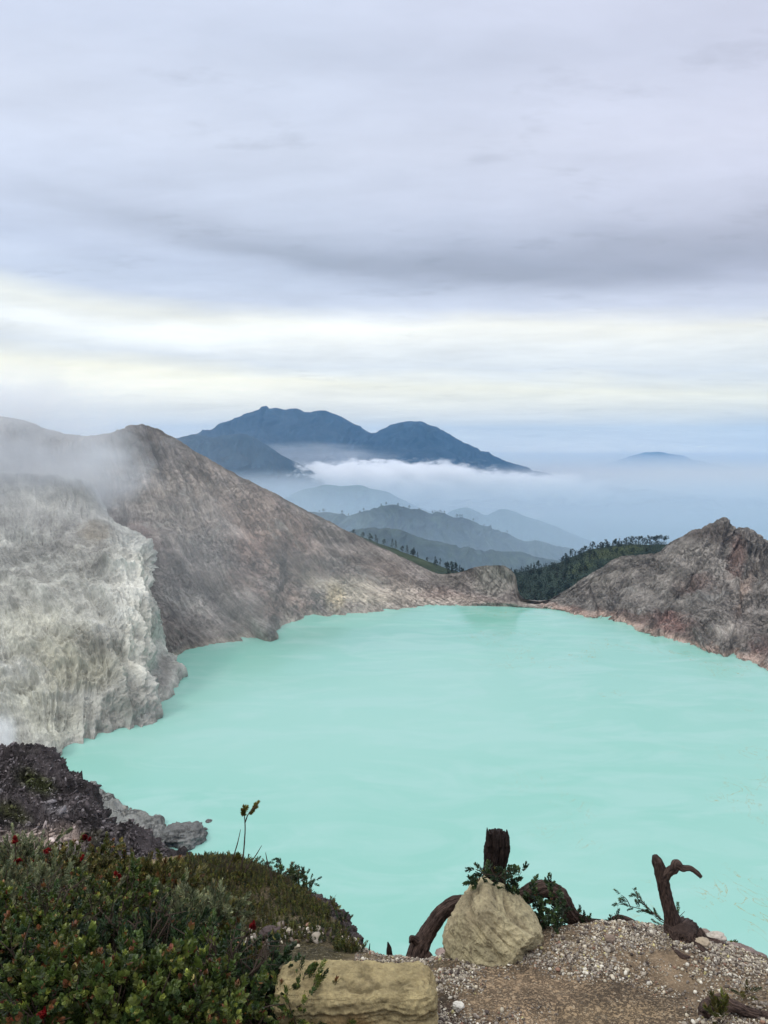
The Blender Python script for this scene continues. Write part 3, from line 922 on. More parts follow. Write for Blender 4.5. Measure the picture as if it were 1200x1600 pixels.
# ------------------------------------------------------------------ trees on the hill and the ridges
def tube(pts, rad, ns=8, seed=0, rough=0.0, ridge=0.0, nring=None, cap=True, twist=0.0, fine=9.0):
    """bumpy tapered tube through 3D points: V, Q, flow"""
    pts = np.array(pts, float); rad = np.array(rad, float)
    L = np.concatenate([[0], np.cumsum(np.linalg.norm(np.diff(pts, axis=0), axis=1))])
    if nring is None:
        nring = len(pts) * 3
    s = np.linspace(0, L[-1], nring)
    C = hermite(s, L, pts); r = np.interp(s, L, rad)
    Tn = np.gradient(C, axis=0); Tn /= np.linalg.norm(Tn, axis=1, keepdims=True) + 1e-9
    ref = np.array([0.31, -0.9, 0.27])
    if abs(Tn.mean(0) @ ref) > 0.85 * np.linalg.norm(Tn.mean(0)):
        ref = np.array([0.9, 0.2, 0.3])
    A = np.cross(Tn, ref); A /= np.linalg.norm(A, axis=1, keepdims=True)
    B = np.cross(Tn, A)
    th = np.linspace(0, 2 * math.pi, ns + 1)[:-1]
    T = th[None] + twist * s[:, None]
    dirs = A[:, None] * np.cos(T)[..., None] + B[:, None] * np.sin(T)[..., None]
    rr = np.repeat(r[:, None], ns, 1)
    if rough or ridge:
        Pq = (C[:, None] + dirs * rr[..., None]).reshape(-1, 3)
        mr = max(rad)
        n1 = fbm(Pq / (mr * 1.6), 5, 0.6, seed=seed).reshape(nring, ns)
        q = np.stack([np.cos(th)[None] * 2.2 + 0 * s[:, None], np.sin(th)[None] * 2.2 + 0 * s[:, None], (s / (mr * fine))[:, None] + 0 * th[None]], -1).reshape(-1, 3)
        n2 = fbm(q, 5, 0.6, ridged=True, seed=seed + 4).reshape(nring, ns)
        rr = rr * (1 + rough * n1 + ridge * n2)
    V = C[:, None] + dirs * rr[..., None]
    fl = np.stack([np.repeat(th[None], nring, 0) * max(rad), np.repeat(s[:, None], ns, 1)], -1).reshape(-1, 2)
    a = np.arange(nring * ns).reshape(nring, ns); b = np.roll(a, -1, axis=1)
    Q = np.stack([a[:-1], b[:-1], b[1:], a[1:]], -1).reshape(-1, 4)
    V = V.reshape(-1, 3)
    if cap:
        n = len(V)
        V = np.vstack([V, C[:1] - Tn[:1] * 0, C[-1:] + Tn[-1:] * r[-1] * 0.25])
        fl = np.vstack([fl, [[0, 0]], [[0.03, L[-1]]]])
        e0, e1 = a[0], a[-1]
        Qc = [[n, e0[(k + 1) % ns], e0[k], n] for k in range(0)]
        T0 = np.array([[n, e0[(k + 1) % ns], e0[k]] for k in range(ns)] + [[n + 1, e1[k], e1[(k + 1) % ns]] for k in range(ns)])
    else:
        T0 = np.zeros((0, 3), int)
    return V, Q, fl, T0


def join(parts):
    """merge (V, Q, flow, T) tuples"""
    Vs, Qs, Fs, Ts, n = [], [], [], [], 0
    for V, Q, f, T in parts:
        Vs.append(V); Qs.append(Q + n); Fs.append(f); Ts.append(T + n); n += len(V)
    return np.vstack(Vs), np.vstack(Qs), np.vstack(Fs), np.vstack(Ts)


def rand_rot(n, r):
    q = r.normal(size=(n, 4)); q /= np.linalg.norm(q, axis=1, keepdims=True)
    w_, x, y, z = q.T
    return np.stack([np.stack([1 - 2 * (y * y + z * z), 2 * (x * y - z * w_), 2 * (x * z + y * w_)], -1),
                     np.stack([2 * (x * y + z * w_), 1 - 2 * (x * x + z * z), 2 * (y * z - x * w_)], -1),
                     np.stack([2 * (x * z - y * w_), 2 * (y * z + x * w_), 1 - 2 * (x * x + y * y)], -1)], 1)


def crown_mesh(kind, h, r, n, seed):
    """leaf clumps scattered through the crown: V, Q, colour"""
    rr = np.random.default_rng(seed)
    cl = []
    ncl = 13
    for k in range(ncl):
        t = (k + .5) / ncl
        if kind == 'cone':
            z = h * (0.18 + 0.82 * t); rad = r * (1 - t) ** 0.8 * 0.8
        elif kind == 'umbrella':
            z = h * (0.62 + 0.34 * rr.random()); rad = r * rr.random() ** .5
        else:
            z = h * (0.3 + 0.62 * t); rad = r * math.sin(math.pi * (0.15 + 0.8 * t)) * 0.75
        a = rr.random() * 6.28
        cl.append((rad * math.cos(a), rad * math.sin(a), z, r * rr.uniform(0.28, 0.5)))
    cl = np.array(cl)
    idx = rr.integers(0, ncl, n)
    off = rr.normal(size=(n, 3)); off /= np.linalg.norm(off, axis=1, keepdims=True)
    c = cl[idx, :3] + off * (cl[idx, 3] * rr.random(n) ** .4)[:, None] * np.array([1, 1, .75])
    s = r * rr.uniform(0.05, 0.13, n)
    Rm = rand_rot(n, rr)
    q = np.array([[-1, -.5, 0], [1, -.5, 0], [.8, .6, .2], [-.8, .6, .2]])
    V = c[:, None] + np.einsum('nij,kj->nki', Rm, q) * s[:, None, None]
    tone = (0.75 + 0.5 * rr.random(ncl))[idx] * rr.uniform(0.8, 1.2, n)
    colr = np.array(srgb(38, 50, 42)) * tone[:, None]
    return V.reshape(-1, 3), np.arange(n * 4).reshape(n, 4), np.repeat(colr, 4, 0)


def make_tree(kind, h, r, n, seed, loc, label, group):
    t = empty('conifer_tree' if kind != 'umbrella' else 'pine_tree', loc, label, 'tree', group)
    rr = np.random.default_rng(seed)
    b = rr.normal(size=(4, 2)) * h * 0.015
    pts = [(b[k, 0] * (k > 0), b[k, 1] * (k > 0), h * x) for k, x in enumerate((-.06, .3, .65, .93))]
    parts = [tube(pts, [h * .022, h * .018, h * .012, h * .004], 6)]
    for k in range(7):
        z = h * rr.uniform(.45, .85); a = rr.random() * 6.28; l = r * rr.uniform(.5, .9)
        parts.append(tube([(0, 0, z), (l * .5 * math.cos(a), l * .5 * math.sin(a), z + l * .2), (l * math.cos(a), l * math.sin(a), z + l * .45)], [h * .008, h * .006, h * .002], 4))
    V, Q, f, T = join(parts)
    build('trunk', V, Q, M_trunk, t, flow=f, T=T)
    V, Q, c = crown_mesh(kind, h, r, n, seed)
    build('crown', V, Q, M_needle, t, cols=c, smooth_shade=False)
    return t


def copy_thing(root, loc, rotz=0.0, sc=1.0, label=None, group=None):
    r = root.copy(); COL.objects.link(r)
    r.location = loc; r.rotation_euler = (0, 0, rotz); r.scale = (sc, sc, sc)
    if label: r['label'] = label
    if group: r['group'] = group
    for ch in list(root.children):
        c = ch.copy(); COL.objects.link(c); c.parent = r
        for g in list(ch.children):
            d = g.copy(); COL.objects.link(d); d.parent = c
    return r


G1 = 'conifers on the green hill behind the crater lip'
G2 = 'bare stemmed pines along the crest of the hill'
G3 = 'small trees along the hazy ridge'
LB1 = 'dark conifer among others on the green hill behind the crater lip'
LB2 = 'bare stemmed pine with flat crown on the crest beside the pointed crater summit'
LB3 = 'tiny dark tree on the hazy blue green ridge beyond the hill'
protos = {}
rt = np.random.default_rng(12)
hv = hillV.reshape(-1, 3)
hpx, hpy = proj(hv)
vi = np.repeat(np.arange(hillS.nv) / hillS.nv, hillS.nu)
kcrest = hillS.kn[2]


def plant(kind, i, h):
    """first use makes the tree, later ones copy it"""
    key = (kind, i)
    p = hv_sel
    if key not in protos:
        base_h = 14.0
        protos[key] = make_tree(kind, base_h, {'umbrella': 4.2, 'cone': 3.0, 'round': 4.4}[kind], 420, 300 + i * 5 + len(kind), p, lab, grp)
        protos[key].scale = (h / base_h,) * 3
        return protos[key]
    return copy_thing(protos[key], p, rt.random() * 6.28, h / 14.0, lab, grp)


def at_crest(x, dv=0.0):
    """a point of the hill surface near the crest at photo column x"""
    row = int(round((kcrest + dv) * (hillS.nv - 1)))
    row = max(0, min(hillS.nv - 1, row))
    X, _ = proj(hillV[row])
    return hillV[row, int(np.argmin(np.abs(X - x)))]


# crest pines (individually visible)
lab, grp = LB2, G2
for x in [984, 990, 996, 1001, 1008, 1014, 1020, 1024, 1030, 1036, 1041]:
    hv_sel = at_crest(x + rt.uniform(-1.5, 1.5), rt.uniform(-.03, .02))
    plant('umbrella', int(rt.integers(0, 3)), rt.uniform(13, 18))
lab, grp = LB1, G1
for x in [878, 886, 893, 899, 905, 911, 917, 921, 928, 934, 940, 945, 950, 956, 961, 967, 972, 977, 860, 868, 851, 843, 835, 827, 820, 813, 806,
          553, 566, 580, 585, 588, 602, 613, 616, 630, 636, 643, 646, 655, 668, 679, 689, 697, 700, 704, 709, 714, 719]:
    hv_sel = at_crest(x + rt.uniform(-2, 2), rt.uniform(-.05, .02))
    plant(['cone', 'round'][int(rt.integers(0, 2))], int(rt.integers(0, 3)), rt.uniform(9, 16))
# forest on the slope: denser low down and on the left of the hill
cnt = 0
while cnt < 215:
    j = int(rt.integers(0, len(hv)))
    x, y, v_ = hpx[j], hpy[j], vi[j]
    if v_ > kcrest + 0.02 or not (560 < x < 1040) or y > 945:
        continue
    dens = 0.0
    if x > 800:
        dens = 0.4
        edge = 930 - (x - 800) * 0.42
        if y > edge - 22: dens = 1.0
        if x < 860: dens = 1.0
    elif x > 690:
        dens = 1.0
    elif x > 560:
        dens = 0.35 if y < 835 + (x - 550) * .32 + 8 else 0.1
    if rt.random() > dens:
        continue
    hv_sel = hv[j]
    plant(['cone', 'round', 'round'][int(rt.integers(0, 3))], int(rt.integers(0, 3)), rt.uniform(9, 15))
    cnt += 1
# undergrowth and the closed part of the wood between those trees, one mass
mp = [j for j in rt.integers(0, len(hv), 16000) if vi[j] < kcrest + .01 and 760 < hpx[j] < 1045
      and (hpy[j] > 908 - (hpx[j] - 800) * 0.38 or hpx[j] < 850 or rt.random() < .5)]
mp = hv[mp][:4200]
n = len(mp) * 16
c0 = np.repeat(mp, 16, 0) + rt.normal(size=(n, 3)) * np.array([3.0, 3.0, 2.4]) + np.array([0, 0, 4.0])
Rm = rand_rot(n, rt)
q = np.array([[-1, -.5, 0], [1, -.5, 0], [.8, .6, .2], [-.8, .6, .2]])
Vm = c0[:, None] + np.einsum('nij,kj->nki', Rm, q) * rt.uniform(.35, .85, n)[:, None, None]
tone = np.repeat(rt.uniform(.6, 1.3, len(mp)), 16)
tag(build('forest', Vm.reshape(-1, 3), np.arange(n * 4).reshape(n, 4), M_needle, cols=np.repeat(np.array(srgb(38, 50, 42)) * tone[:, None], 4, 0), smooth_shade=False),
    'closed dark wood filling the hollow behind the crater lip', 'forest', None, 'stuff')

# far ridge trees
lab, grp = LB3, G3
SA, VA = mA
rowA = int(SA.kn[3] * (SA.nv - 1))
XA, _ = proj(VA[rowA])
far_x = [499, 506, 562, 568, 596, 603, 676, 680, 684, 687, 690, 694, 713, 718, 722, 757, 763, 767, 771, 640, 648, 655, 622, 630, 535, 545, 740, 782, 792]
for x in far_x:
    j = int(np.argmin(np.abs(XA - x)))
    hv_sel = VA[max(0, rowA - int(rt.integers(0, 3))), j]
    plant('round', int(rt.integers(0, 3)), rt.uniform(14, 26))
print('trees', flush=True)


# ------------------------------------------------------------------ the rim we stand on
ctrl = []
for x in (-5, -3, -1, 1, 3, 5):
    ctrl += [(x, -3, -1.55), (x, -1, -1.55)]
for x in (-3, -1.5, 0, 1.5, 3):
    ctrl.append((x, 0.7, -1.55))
for a in [(-300, 1620, 1.95), (200, 1600, 1.97), (500, 1600, 1.98), (700, 1600, 1.98), (1000, 1600, 1.95), (1200, 1600, 1.95), (1500, 1600, 1.95), (2000, 1650, 1.8),
          (700, 1515, 2.3), (860, 1520, 2.25), (1000, 1520, 2.25), (1150, 1540, 2.15),
          (300, 1480, 2.95), (450, 1495, 2.6), (100, 1480, 2.9), (-100, 1480, 2.9), (560, 1530, 2.3)]:
    ctrl.append(tuple(P(*a)))
crest_r = [(590, 1497, 2.75), (640, 1499, 2.65), (690, 1496, 2.6), (780, 1470, 2.6), (860, 1456, 2.65), (910, 1450, 2.7), (960, 1449, 2.7), (1010, 1449, 2.7), (1050, 1456, 2.68),
           (1095, 1472, 2.6), (1130, 1484, 2.55), (1165, 1490, 2.5), (1200, 1500, 2.45), (1350, 1535, 2.3), (1700, 1600, 2.2)]
crest_h = [(568, 1494, 3.0), (548, 1468, 3.35), (520, 1445, 3.6), (495, 1420, 3.8), (465, 1398, 4.05), (430, 1378, 4.25), (370, 1366, 4.4), (300, 1368, 4.4), (200, 1400, 4.4), (80, 1405, 4.6), (-80, 1410, 4.7), (-300, 1420, 4.8)]
for a in crest_r:
    p = P(*a); ctrl.append(tuple(p))
    ctrl.append((p[0] * 1.12, p[1] + .35, p[2] - .62)); ctrl.append((p[0] * 1.4, p[1] + 1.3, p[2] - 2.6)); ctrl.append((p[0] * 2, p[1] + 4, p[2] - 7.5))
for a in crest_h:
    p = P(*a); ctrl.append(tuple(p))
    ctrl.append((p[0] * 1.05 + .12, p[1] + .45, p[2] - .75)); ctrl.append((p[0] * 1.1 + .4, p[1] + 1.6, p[2] - 3.0)); ctrl.append((p[0] * 1.2 + .8, p[1] + 4.5, p[2] - 8.0))
ctrl = np.array(ctrl)


def phi(r2): return np.sqrt(r2 + 0.12 ** 2)


_d = ctrl[:, None, :2] - ctrl[None, :, :2]
_K = phi((_d ** 2).sum(2)) + np.eye(len(ctrl)) * -0.02
_K = np.block([[_K, np.ones((len(ctrl), 1))], [np.ones((1, len(ctrl))), np.zeros((1, 1))]])
_w = np.linalg.solve(_K, np.concatenate([ctrl[:, 2], [0]]))


def gz0(x, y):
    x = np.asarray(x, float); y = np.asarray(y, float)
    sh = x.shape
    q = np.stack([x.ravel(), y.ravel()], 1)
    out = np.zeros(len(q))
    for s in range(0, len(q), 60000):
        dd = q[s:s + 60000, None] - ctrl[None, :, :2]
        out[s:s + 60000] = phi((dd ** 2).sum(2)) @ _w[:-1] + _w[-1]
    return out.reshape(sh)


def gz(x, y, detail=True):
    z = gz0(x, y)
    if detail:
        p = np.stack([np.ravel(x), np.ravel(y), np.ravel(z)], 1)
        z = z + (0.035 * fbm(p / 0.30, 5, seed=400) + 0.012 * fbm(p / 0.07, 5, 0.6, seed=403)).reshape(np.shape(z))
    return z


nx, ny = 620, 620
# denser where the camera looks
tx = np.linspace(-1, 1, nx); xs = np.sign(tx) * (np.abs(tx) ** 1.5) * 7
ty = np.linspace(0, 1, ny); ys = -3 + 12 * (ty + 0.09 * np.sin(2 * math.pi * ty - 0.0) * 1.4)
X, Y = np.meshgrid(xs, np.sort(ys))
Z = gz(X, Y)
V = np.stack([X, Y, Z], -1).reshape(-1, 3)
px, py = proj(V)
wn = fbm(V / 0.25, 6, 0.6, seed=410)
wn2 = fbm(V / 0.6, 4, seed=412)
c = blobs(px, py, srgb(128, 112, 92), [(780, 1560, 110, 40, -5, srgb(136, 118, 96), 0.7), (1040, 1470, 60, 12, 0, srgb(150, 138, 116), 0.6),
                                      (950, 1590, 90, 20, 0, srgb(144, 126, 100), 0.7), (700, 1590, 24, 40, 0, srgb(66, 54, 46), 0.9), (890, 1480, 50, 14, -10, srgb(146, 132, 110), 0.6),
                                      (350, 1450, 300, 90, 10, srgb(66, 64, 40), 0.85), (1120, 1500, 50, 24, 20, srgb(92, 78, 68), 0.6)], wn)
c = c * (1 + 0.5 * wn + .3 * wn2)[:, None] * np.array([1.24, 1.17, 1.08])
tag(build('rim_ground', V, grid_quads(nx, ny), M_soil, cols=np.clip(c, 0.01, 0.9)), 'gritty brown ground of the crater rim', None, None, 'structure')


# gravel scattered over it
def ico(sub=2):
    import bmesh
    b = bmesh.new(); bmesh.ops.create_icosphere(b, subdivisions=sub, radius=1)
    V = np.array([v.co[:] for v in b.verts]); T = np.array([[v.index for v in f.verts] for f in b.faces]); b.free()
    return V, T


IV, IT = ico()
IV_, IT_ = IV, IT
LV, LT = ico(1)
stone_protos = []
for k in range(7):
    d = IV
    cut = d.copy()
    for j in range(5):                                    # knock a few flat facets off
        nrm = rng.normal(size=3); nrm /= np.linalg.norm(nrm)
        h = cut @ nrm
        lim = rng.uniform(0.45, 0.8)
        cut = cut - np.where(h > lim, h - lim, 0)[:, None] * nrm
    stone_protos.append(cut * (1 + 0.18 * perlin(d * 1.7 + k * 9))[:, None])


low_protos = [LV * (1 + .35 * perlin(LV * 1.3 + k * 5))[:, None] * np.array([1, .8 + .05 * k, .7]) for k in range(7)]


def pebbles(name, pos, size, cols, label, cat, kind='stuff', sink=0.25, low=False, flat=False):
    n = len(pos)
    IV, IT = (LV, LT) if low else (IV_, IT_)
    sp_ = low_protos if low else stone_protos
    Rm = rand_rot(n, rng)
    sc = rng.uniform(0.6, 1.25, (n, 3)) * size[:, None]
    pk = rng.integers(0, len(stone_protos), n)
    base = np.array(sp_)[pk]
    if flat: sc = sc * np.array([1.3, .75, .4])
    v = np.einsum('nij,nkj->nki', Rm, base * sc[:, None]) * np.array([1, 1, .8])
    v = v + (pos + np.array([0, 0, 1]) * (size * (0.6 - sink))[:, None])[:, None]
    T = (IT[None] + (np.arange(n) * len(IV))[:, None, None]).reshape(-1, 3)
    cc = np.repeat(cols, len(IV), 0)
    o = build(name, v.reshape(-1, 3), None, M_pebble, cols=cc, T=T, smooth_shade=False)
    return tag(o, label, cat, None, kind)


pal = np.array([srgb(222, 214, 196), srgb(202, 190, 166), srgb(176, 164, 146), srgb(150, 140, 128), srgb(120, 108, 96), srgb(196, 184, 130), srgb(150, 116, 96), srgb(84, 74, 68)])
n = 120000
gx = rng.uniform(-0.1, 2.4, n * 4); gy = rng.uniform(1.8, 2.95, n * 4)
cl = fbm(np.stack([gx / .28, gy / .2, gx * 0], 1), 4, seed=420)
zq = gz(gx, gy)
pp = np.stack([gx, gy, zq], 1)
qx, qy = proj(pp)
dens = 0.07 + 0.9 * cl
dens += 0.22 * smooth(1 - np.abs(qy - 1465) / 50) * (qx > 860)
dens += 0.16 * smooth((qx - 1000) / 150) + 0.12 * (qx < 760)
dens -= 0.45 * np.exp(-((qx - 940) / 90) ** 2 - ((qy - 1585) / 36) ** 2)
keep = rng.random(len(gx)) < dens
pp = pp[keep][:n]
sz = np.clip(rng.lognormal(math.log(0.0023), 0.55, len(pp)), 0.0011, 0.009)
cs = pal[rng.choice(len(pal), len(pp), p=[.10, .16, .22, .20, .18, .02, .04, .08])] * rng.uniform(.6, 1.0, (len(pp), 1))
pebbles('gravel', pp, sz, cs, 'pale grit and pebbles scattered over the brown rim ground', 'gravel', low=True)
qx, qy = proj(cragV)
ci = np.where((qx > -40) & (qx < 262) & (qy < 1420))[0]
ci = rng.choice(ci, 15000)
sz = np.clip(rng.lognormal(math.log(0.02), 0.5, len(ci)), 0.008, 0.085)
cs = cragC[ci] * rng.uniform(.7, 1.5, (len(ci), 1)) + np.array(srgb(84, 80, 80)) * (rng.random((len(ci), 1)) < .25) * rng.uniform(.4, 2.2, (len(ci), 1))
cragM = rock_mat('loose_rock', 3.0, 20.0, 1.0, 0.03, None, 0.4)
o = pebbles('scree', cragV[ci], sz, np.clip(cs, .01, .7), 'loose broken rock littering the dark crag', 'scree', low=True, flat=True)
o.data.materials[0] = cragM
# rubble along the heath edge, behind the stone block
bx = []
for a, b, s, k in [(430, 1480, 26, 110), (500, 1482, 26, 110), (550, 1486, 10, 30), (385, 1470, 16, 30), (520, 1430, 16, 60), (545, 1452, 12, 60), (492, 1416, 8, 20), (690, 1486, 8, 40), (860, 1462, 10, 50), (1100, 1490, 20, 60), (1160, 1505, 26, 60)]:
    D = {True: 2.75}.get(a > 600, 2.85 if b > 1465 else 3.6)
    for _ in range(k):
        p = P(a + rng.normal() * s, b + rng.normal() * 5, D + rng.normal() * .06)
        bx.append(p)
bx = np.array(bx); bx[:, 2] = gz(bx[:, 0], bx[:, 1])
sz = np.clip(rng.lognormal(math.log(0.009), 0.5, len(bx)), 0.004, 0.022)
cs = pal[rng.choice(len(pal), len(bx), p=[.1, .13, .15, .22, .22, .02, .06, .10])] * rng.uniform(.6, 1.0, (len(bx), 1))
pebbles('rubble', bx, sz, cs, 'loose broken stones along the edge of the rim', 'rubble')
# a few larger stones one can count
big = [(716, 1577, 2.05, .013, 'bright white pebble at the foot of the boulder near the stone block'),
       (952, 1488, 2.4, .014, 'fist sized brown grey stone lying on the slope below the crooked root'),
       (902, 1447, 2.68, .020, 'rounded grey stone at the foot of the small bush'),
       (1118, 1490, 2.45, .024, 'pale wedge of stone below the stump with the side branch'),
       (1096, 1506, 2.38, .019, 'tan stone under the exposed roots beside the pale wedge'),
       (698, 1484, 2.62, .030, 'pinkish grey stone wedged between the boulder and the arched root'),
       (424, 1474, 2.85, .034, 'dark lump of lava at the edge of the heath'),
       (384, 1480, 2.62, .035, 'grey rock showing through the bushes beside the dark lava lump')]
for k, (a, b, D, r_, lb) in enumerate(big):
    p = P(a, b, D); p[2] = gz(p[:1], p[1:2])[0] + r_ * .35
    colr = [srgb(214, 208, 194), srgb(128, 112, 98), srgb(150, 142, 130), srgb(186, 176, 162), srgb(168, 152, 130), srgb(170, 150, 142), srgb(84, 72, 70), srgb(112, 108, 102)][k]
    tag(lump('stone', tuple(p), (r_ * 1.3, r_, r_ * .85), 500 + k * 3, M_pebble, colr, 0.35, (40, 26)), lb, 'stone')
print('ground', flush=True)

# ------------------------------------------------------------------ boulder and stone block
def outline_rock(name, outline, D, thick, seed, mat, col, A=0.05, tilt=0.0, cuts=()):
    """solid rock with the given front outline, real size and thickness"""
    o = np.array([P(a, b, D) for a, b in outline])
    cen = o.mean(0)
    o = cen + (o - cen) * np.array([.96, 1, .89]) 
    cen = cen + np.array([0, 0, -.012]); o = o + np.array([0, 0, -.012])
    X = o[:, 0] - cen[0]; Zc = o[:, 2] - cen[2]
    ang = np.arctan2(Zc, X); rad = np.hypot(X, Zc)
    s = np.argsort(ang); ang, rad = ang[s], rad[s]
    A3 = np.concatenate([ang - 2 * math.pi, ang, ang + 2 * math.pi]); R3 = np.tile(rad, 3)
    nu, nv = 320, 170
    th = np.linspace(-math.pi, math.pi, nu + 1)[:-1]
    ph = np.linspace(-math.pi / 2 + 1e-3, math.pi / 2 - 1e-3, nv)
    T, Ph = np.meshgrid(th, ph)
    Rr = np.interp(T, A3, R3)
    cp = np.cos(Ph) ** 0.55; sp_ = np.sign(np.sin(Ph)) * np.abs(np.sin(Ph)) ** 1.15
    V = np.stack([Rr * cp * np.cos(T), thick * sp_ , Rr * cp * np.sin(T)], -1).reshape(-1, 3)
    V[:, 1] += tilt * V[:, 2]
    for nx_, ny_, nz_, h_ in cuts:
        q_ = np.array([nx_, ny_, nz_], float); q_ /= np.linalg.norm(q_)
        e_ = V @ q_
        V = V - np.where(e_ > h_, (e_ - h_) * .9, 0)[:, None] * q_
    n = V / (np.linalg.norm(V, axis=1, keepdims=True) + 1e-9)
    f = fbm(V / 0.16, 7, 0.55, seed=seed)
    f2 = fbm(V / 0.05 * np.array([1, 1, 1.6]), 6, 0.6, ridged=True, seed=seed + 2)
    # bedding cracks running obliquely
    cr_ = fbm(np.stack([(V[:, 0] - 0.9 * V[:, 2]) / .9, V[:, 1] / .5, (V[:, 2] + 0.7 * V[:, 0]) / 0.085], 1), 4, ridged=True, seed=seed + 7)
    V = V + n * (A * f + A * 0.55 * f2 - A * 2.2 * np.clip(cr_ - .5, 0, 1))[:, None]
    V += cen
    a = np.arange(nu * nv).reshape(nv, nu); b = np.roll(a, -1, axis=1)
    Q = np.stack([a[:-1], b[:-1], b[1:], a[1:]], -1).reshape(-1, 4)
    wn = fbm(V / 0.06, 6, 0.6, seed=seed + 11)
    w2 = fbm(V / 0.2, 4, seed=seed + 12)
    c = np.array(col)[None] * (1 + 0.35 * wn + 0.3 * w2)[:, None]
    k = smooth(w2 * 3 + .2)[:, None] * 0.5
    c = c * (1 - k) + np.array(srgb(150, 134, 108)) * k
    ck_ = smooth((cr_ - .62) * 5)[:, None] * .55
    c = c * (1 - ck_) + np.array(srgb(96, 84, 64)) * ck_
    pits = smooth((fbm(V / 0.018, 3, seed=seed + 20) - 0.32) * 8)[:, None] * 0.6
    c = c * (1 - pits) + np.array(srgb(84, 72, 58)) * pits
    return recenter(build(name, V, Q, mat, cols=np.clip(c, 0.01, .9)), cen)


tag(outline_rock('boulder', [(688, 1492), (691, 1470), (700, 1452), (714, 1436), (726, 1420), (738, 1407), (752, 1394), (764, 1389), (774, 1393), (784, 1404), (804, 1406), (820, 1418),
                             (836, 1428), (846, 1442), (851, 1460), (847, 1480), (836, 1500), (816, 1516), (790, 1530), (745, 1534), (706, 1520)],
                 2.42, 0.19, 600, M_stone, srgb(172, 160, 126), 0.017, 0.30, [(-.15, -1, .55, .105), (.75, -.75, -.35, .115), (-.8, -.6, .35, .10), (.1, -.7, -.9, .13)]), 'big tan boulder with a peaked top in front of the burnt stump', 'boulder')


def block(name, cen, size, seed, col, rotz=0.0):
    """squared stone with worn corners and bedding lines"""
    n = 110
    faces = []
    g = np.linspace(-1, 1, n)
    A, B = np.meshgrid(g, g)
    Vs, Qs, k = [], [], 0
    for ax in range(3):
        for sgn in (-1, 1):
            q = np.zeros((n, n, 3)); q[..., ax] = sgn; q[..., (ax + 1) % 3] = A * (1 if sgn > 0 else -1); q[..., (ax + 2) % 3] = B
            Vs.append(q.reshape(-1, 3)); Qs.append(grid_quads(n, n) + k); k += n * n
    q = np.vstack(Vs); Q = np.vstack(Qs)
    h = np.array(size) / 2
    p = q * h
    rc = 0.05
    inner = np.clip(p, -(h - rc), h - rc)
    d = p - inner; l = np.linalg.norm(d, axis=1, keepdims=True)
    nrm = d / (l + 1e-9)
    p = inner + nrm * rc
    f = fbm(p / 0.2, 6, 0.5, seed=seed)
    st = fbm(np.stack([p[:, 0] / .35, p[:, 1] / .35, p[:, 2] / .022 + f * 1.3], 1), 5, 0.6, seed=seed + 3)
    fi = fbm(p / 0.03, 5, 0.6, ridged=True, seed=seed + 5)
    p = p + nrm * (0.016 * f + 0.015 * st + 0.008 * fi)[:, None]
    w2 = fbm(p / 0.15, 5, seed=seed + 8)
    c = np.array(col)[None] * (1 + .7 * st + .3 * w2)[:, None]
    k = smooth(w2 * 3.2 + .1)[:, None] * .5
    c = c * (1 - k) + np.array(srgb(150, 132, 96)) * k
    ly = smooth((-st - .08) * 6)[:, None] * .6
    c = c * (1 - ly) + np.array(srgb(92, 80, 56)) * ly
    rust = smooth(1.3 - np.hypot((p[:, 0] + h[0] * .35) / .12, (p[:, 2] - h[2] * .45) / .05) + w2)[:, None] * .6
    c = c * (1 - rust) + np.array(srgb(142, 98, 44)) * rust
    ca, sa = math.cos(rotz), math.sin(rotz)
    p = np.stack([p[:, 0] * ca - p[:, 1] * sa, p[:, 0] * sa + p[:, 1] * ca, p[:, 2]], 1) + np.array(cen)
    return recenter(build(name, p, Q, M_stone, cols=np.clip(c, .01, .9)), cen)


tl = P(440, 1492, 2.02); tr = P(676, 1492, 2.02)
cx_ = (tl[0] + tr[0]) / 2
tag(block('stone_block', (cx_, 1.935, tl[2] - 0.18), (tr[0] - tl[0], 0.17, 0.36), 640, srgb(168, 152, 112)), 'flat topped squared sandstone block beside the boulder', 'stone block')


# ------------------------------------------------------------------ dead wood
def wood(name, parts, mat, parent=None):
    V, Q, f, T = join(parts)
    return build(name, V, Q, mat, parent, flow=f, T=T)


def PP(lst): return [P(*a) for a in lst]


base = P(770, 1470, 2.75)
st_ = empty('dead_stump', (0, 0, 0), 'blackened upright stump behind the boulder with arching bare roots', 'tree stump')
wood('trunk', [tube(PP([(776, 1470, 2.72), (775, 1430, 2.72), (772, 1395, 2.72), (774, 1350, 2.72), (777, 1318, 2.72), (778, 1302, 2.72)]),
                    [.052, .046, .034, .035, .036, .032], 80, 700, .34, .38, 160),
               tube(PP([(766, 1330, 2.70), (765, 1312, 2.70), (767, 1303, 2.70)]), [.014, .013, .006], 20, 705, .3, .2, 30),
               tube(PP([(790, 1325, 2.72), (791, 1308, 2.72), (789, 1301, 2.72)]), [.013, .012, .006], 20, 706, .3, .2, 30)]
     + [tube(PP([(763 + k * 3.2, 1322, 2.69 + .02 * (k % 3)), (763 + k * 3.2 + (k * 7 % 5 - 2) * .5, 1303 + (k * 5 % 4) * 1.5, 2.69 + .02 * (k % 3)), (763 + k * 3.2 + (k * 3 % 5 - 2), 1293 + (k * 37 % 11), 2.69 + .02 * (k % 3))]), [.008, .006, .0012], 8, 707 + k, .3, .2, 14) for k in range(10)], M_char, st_)
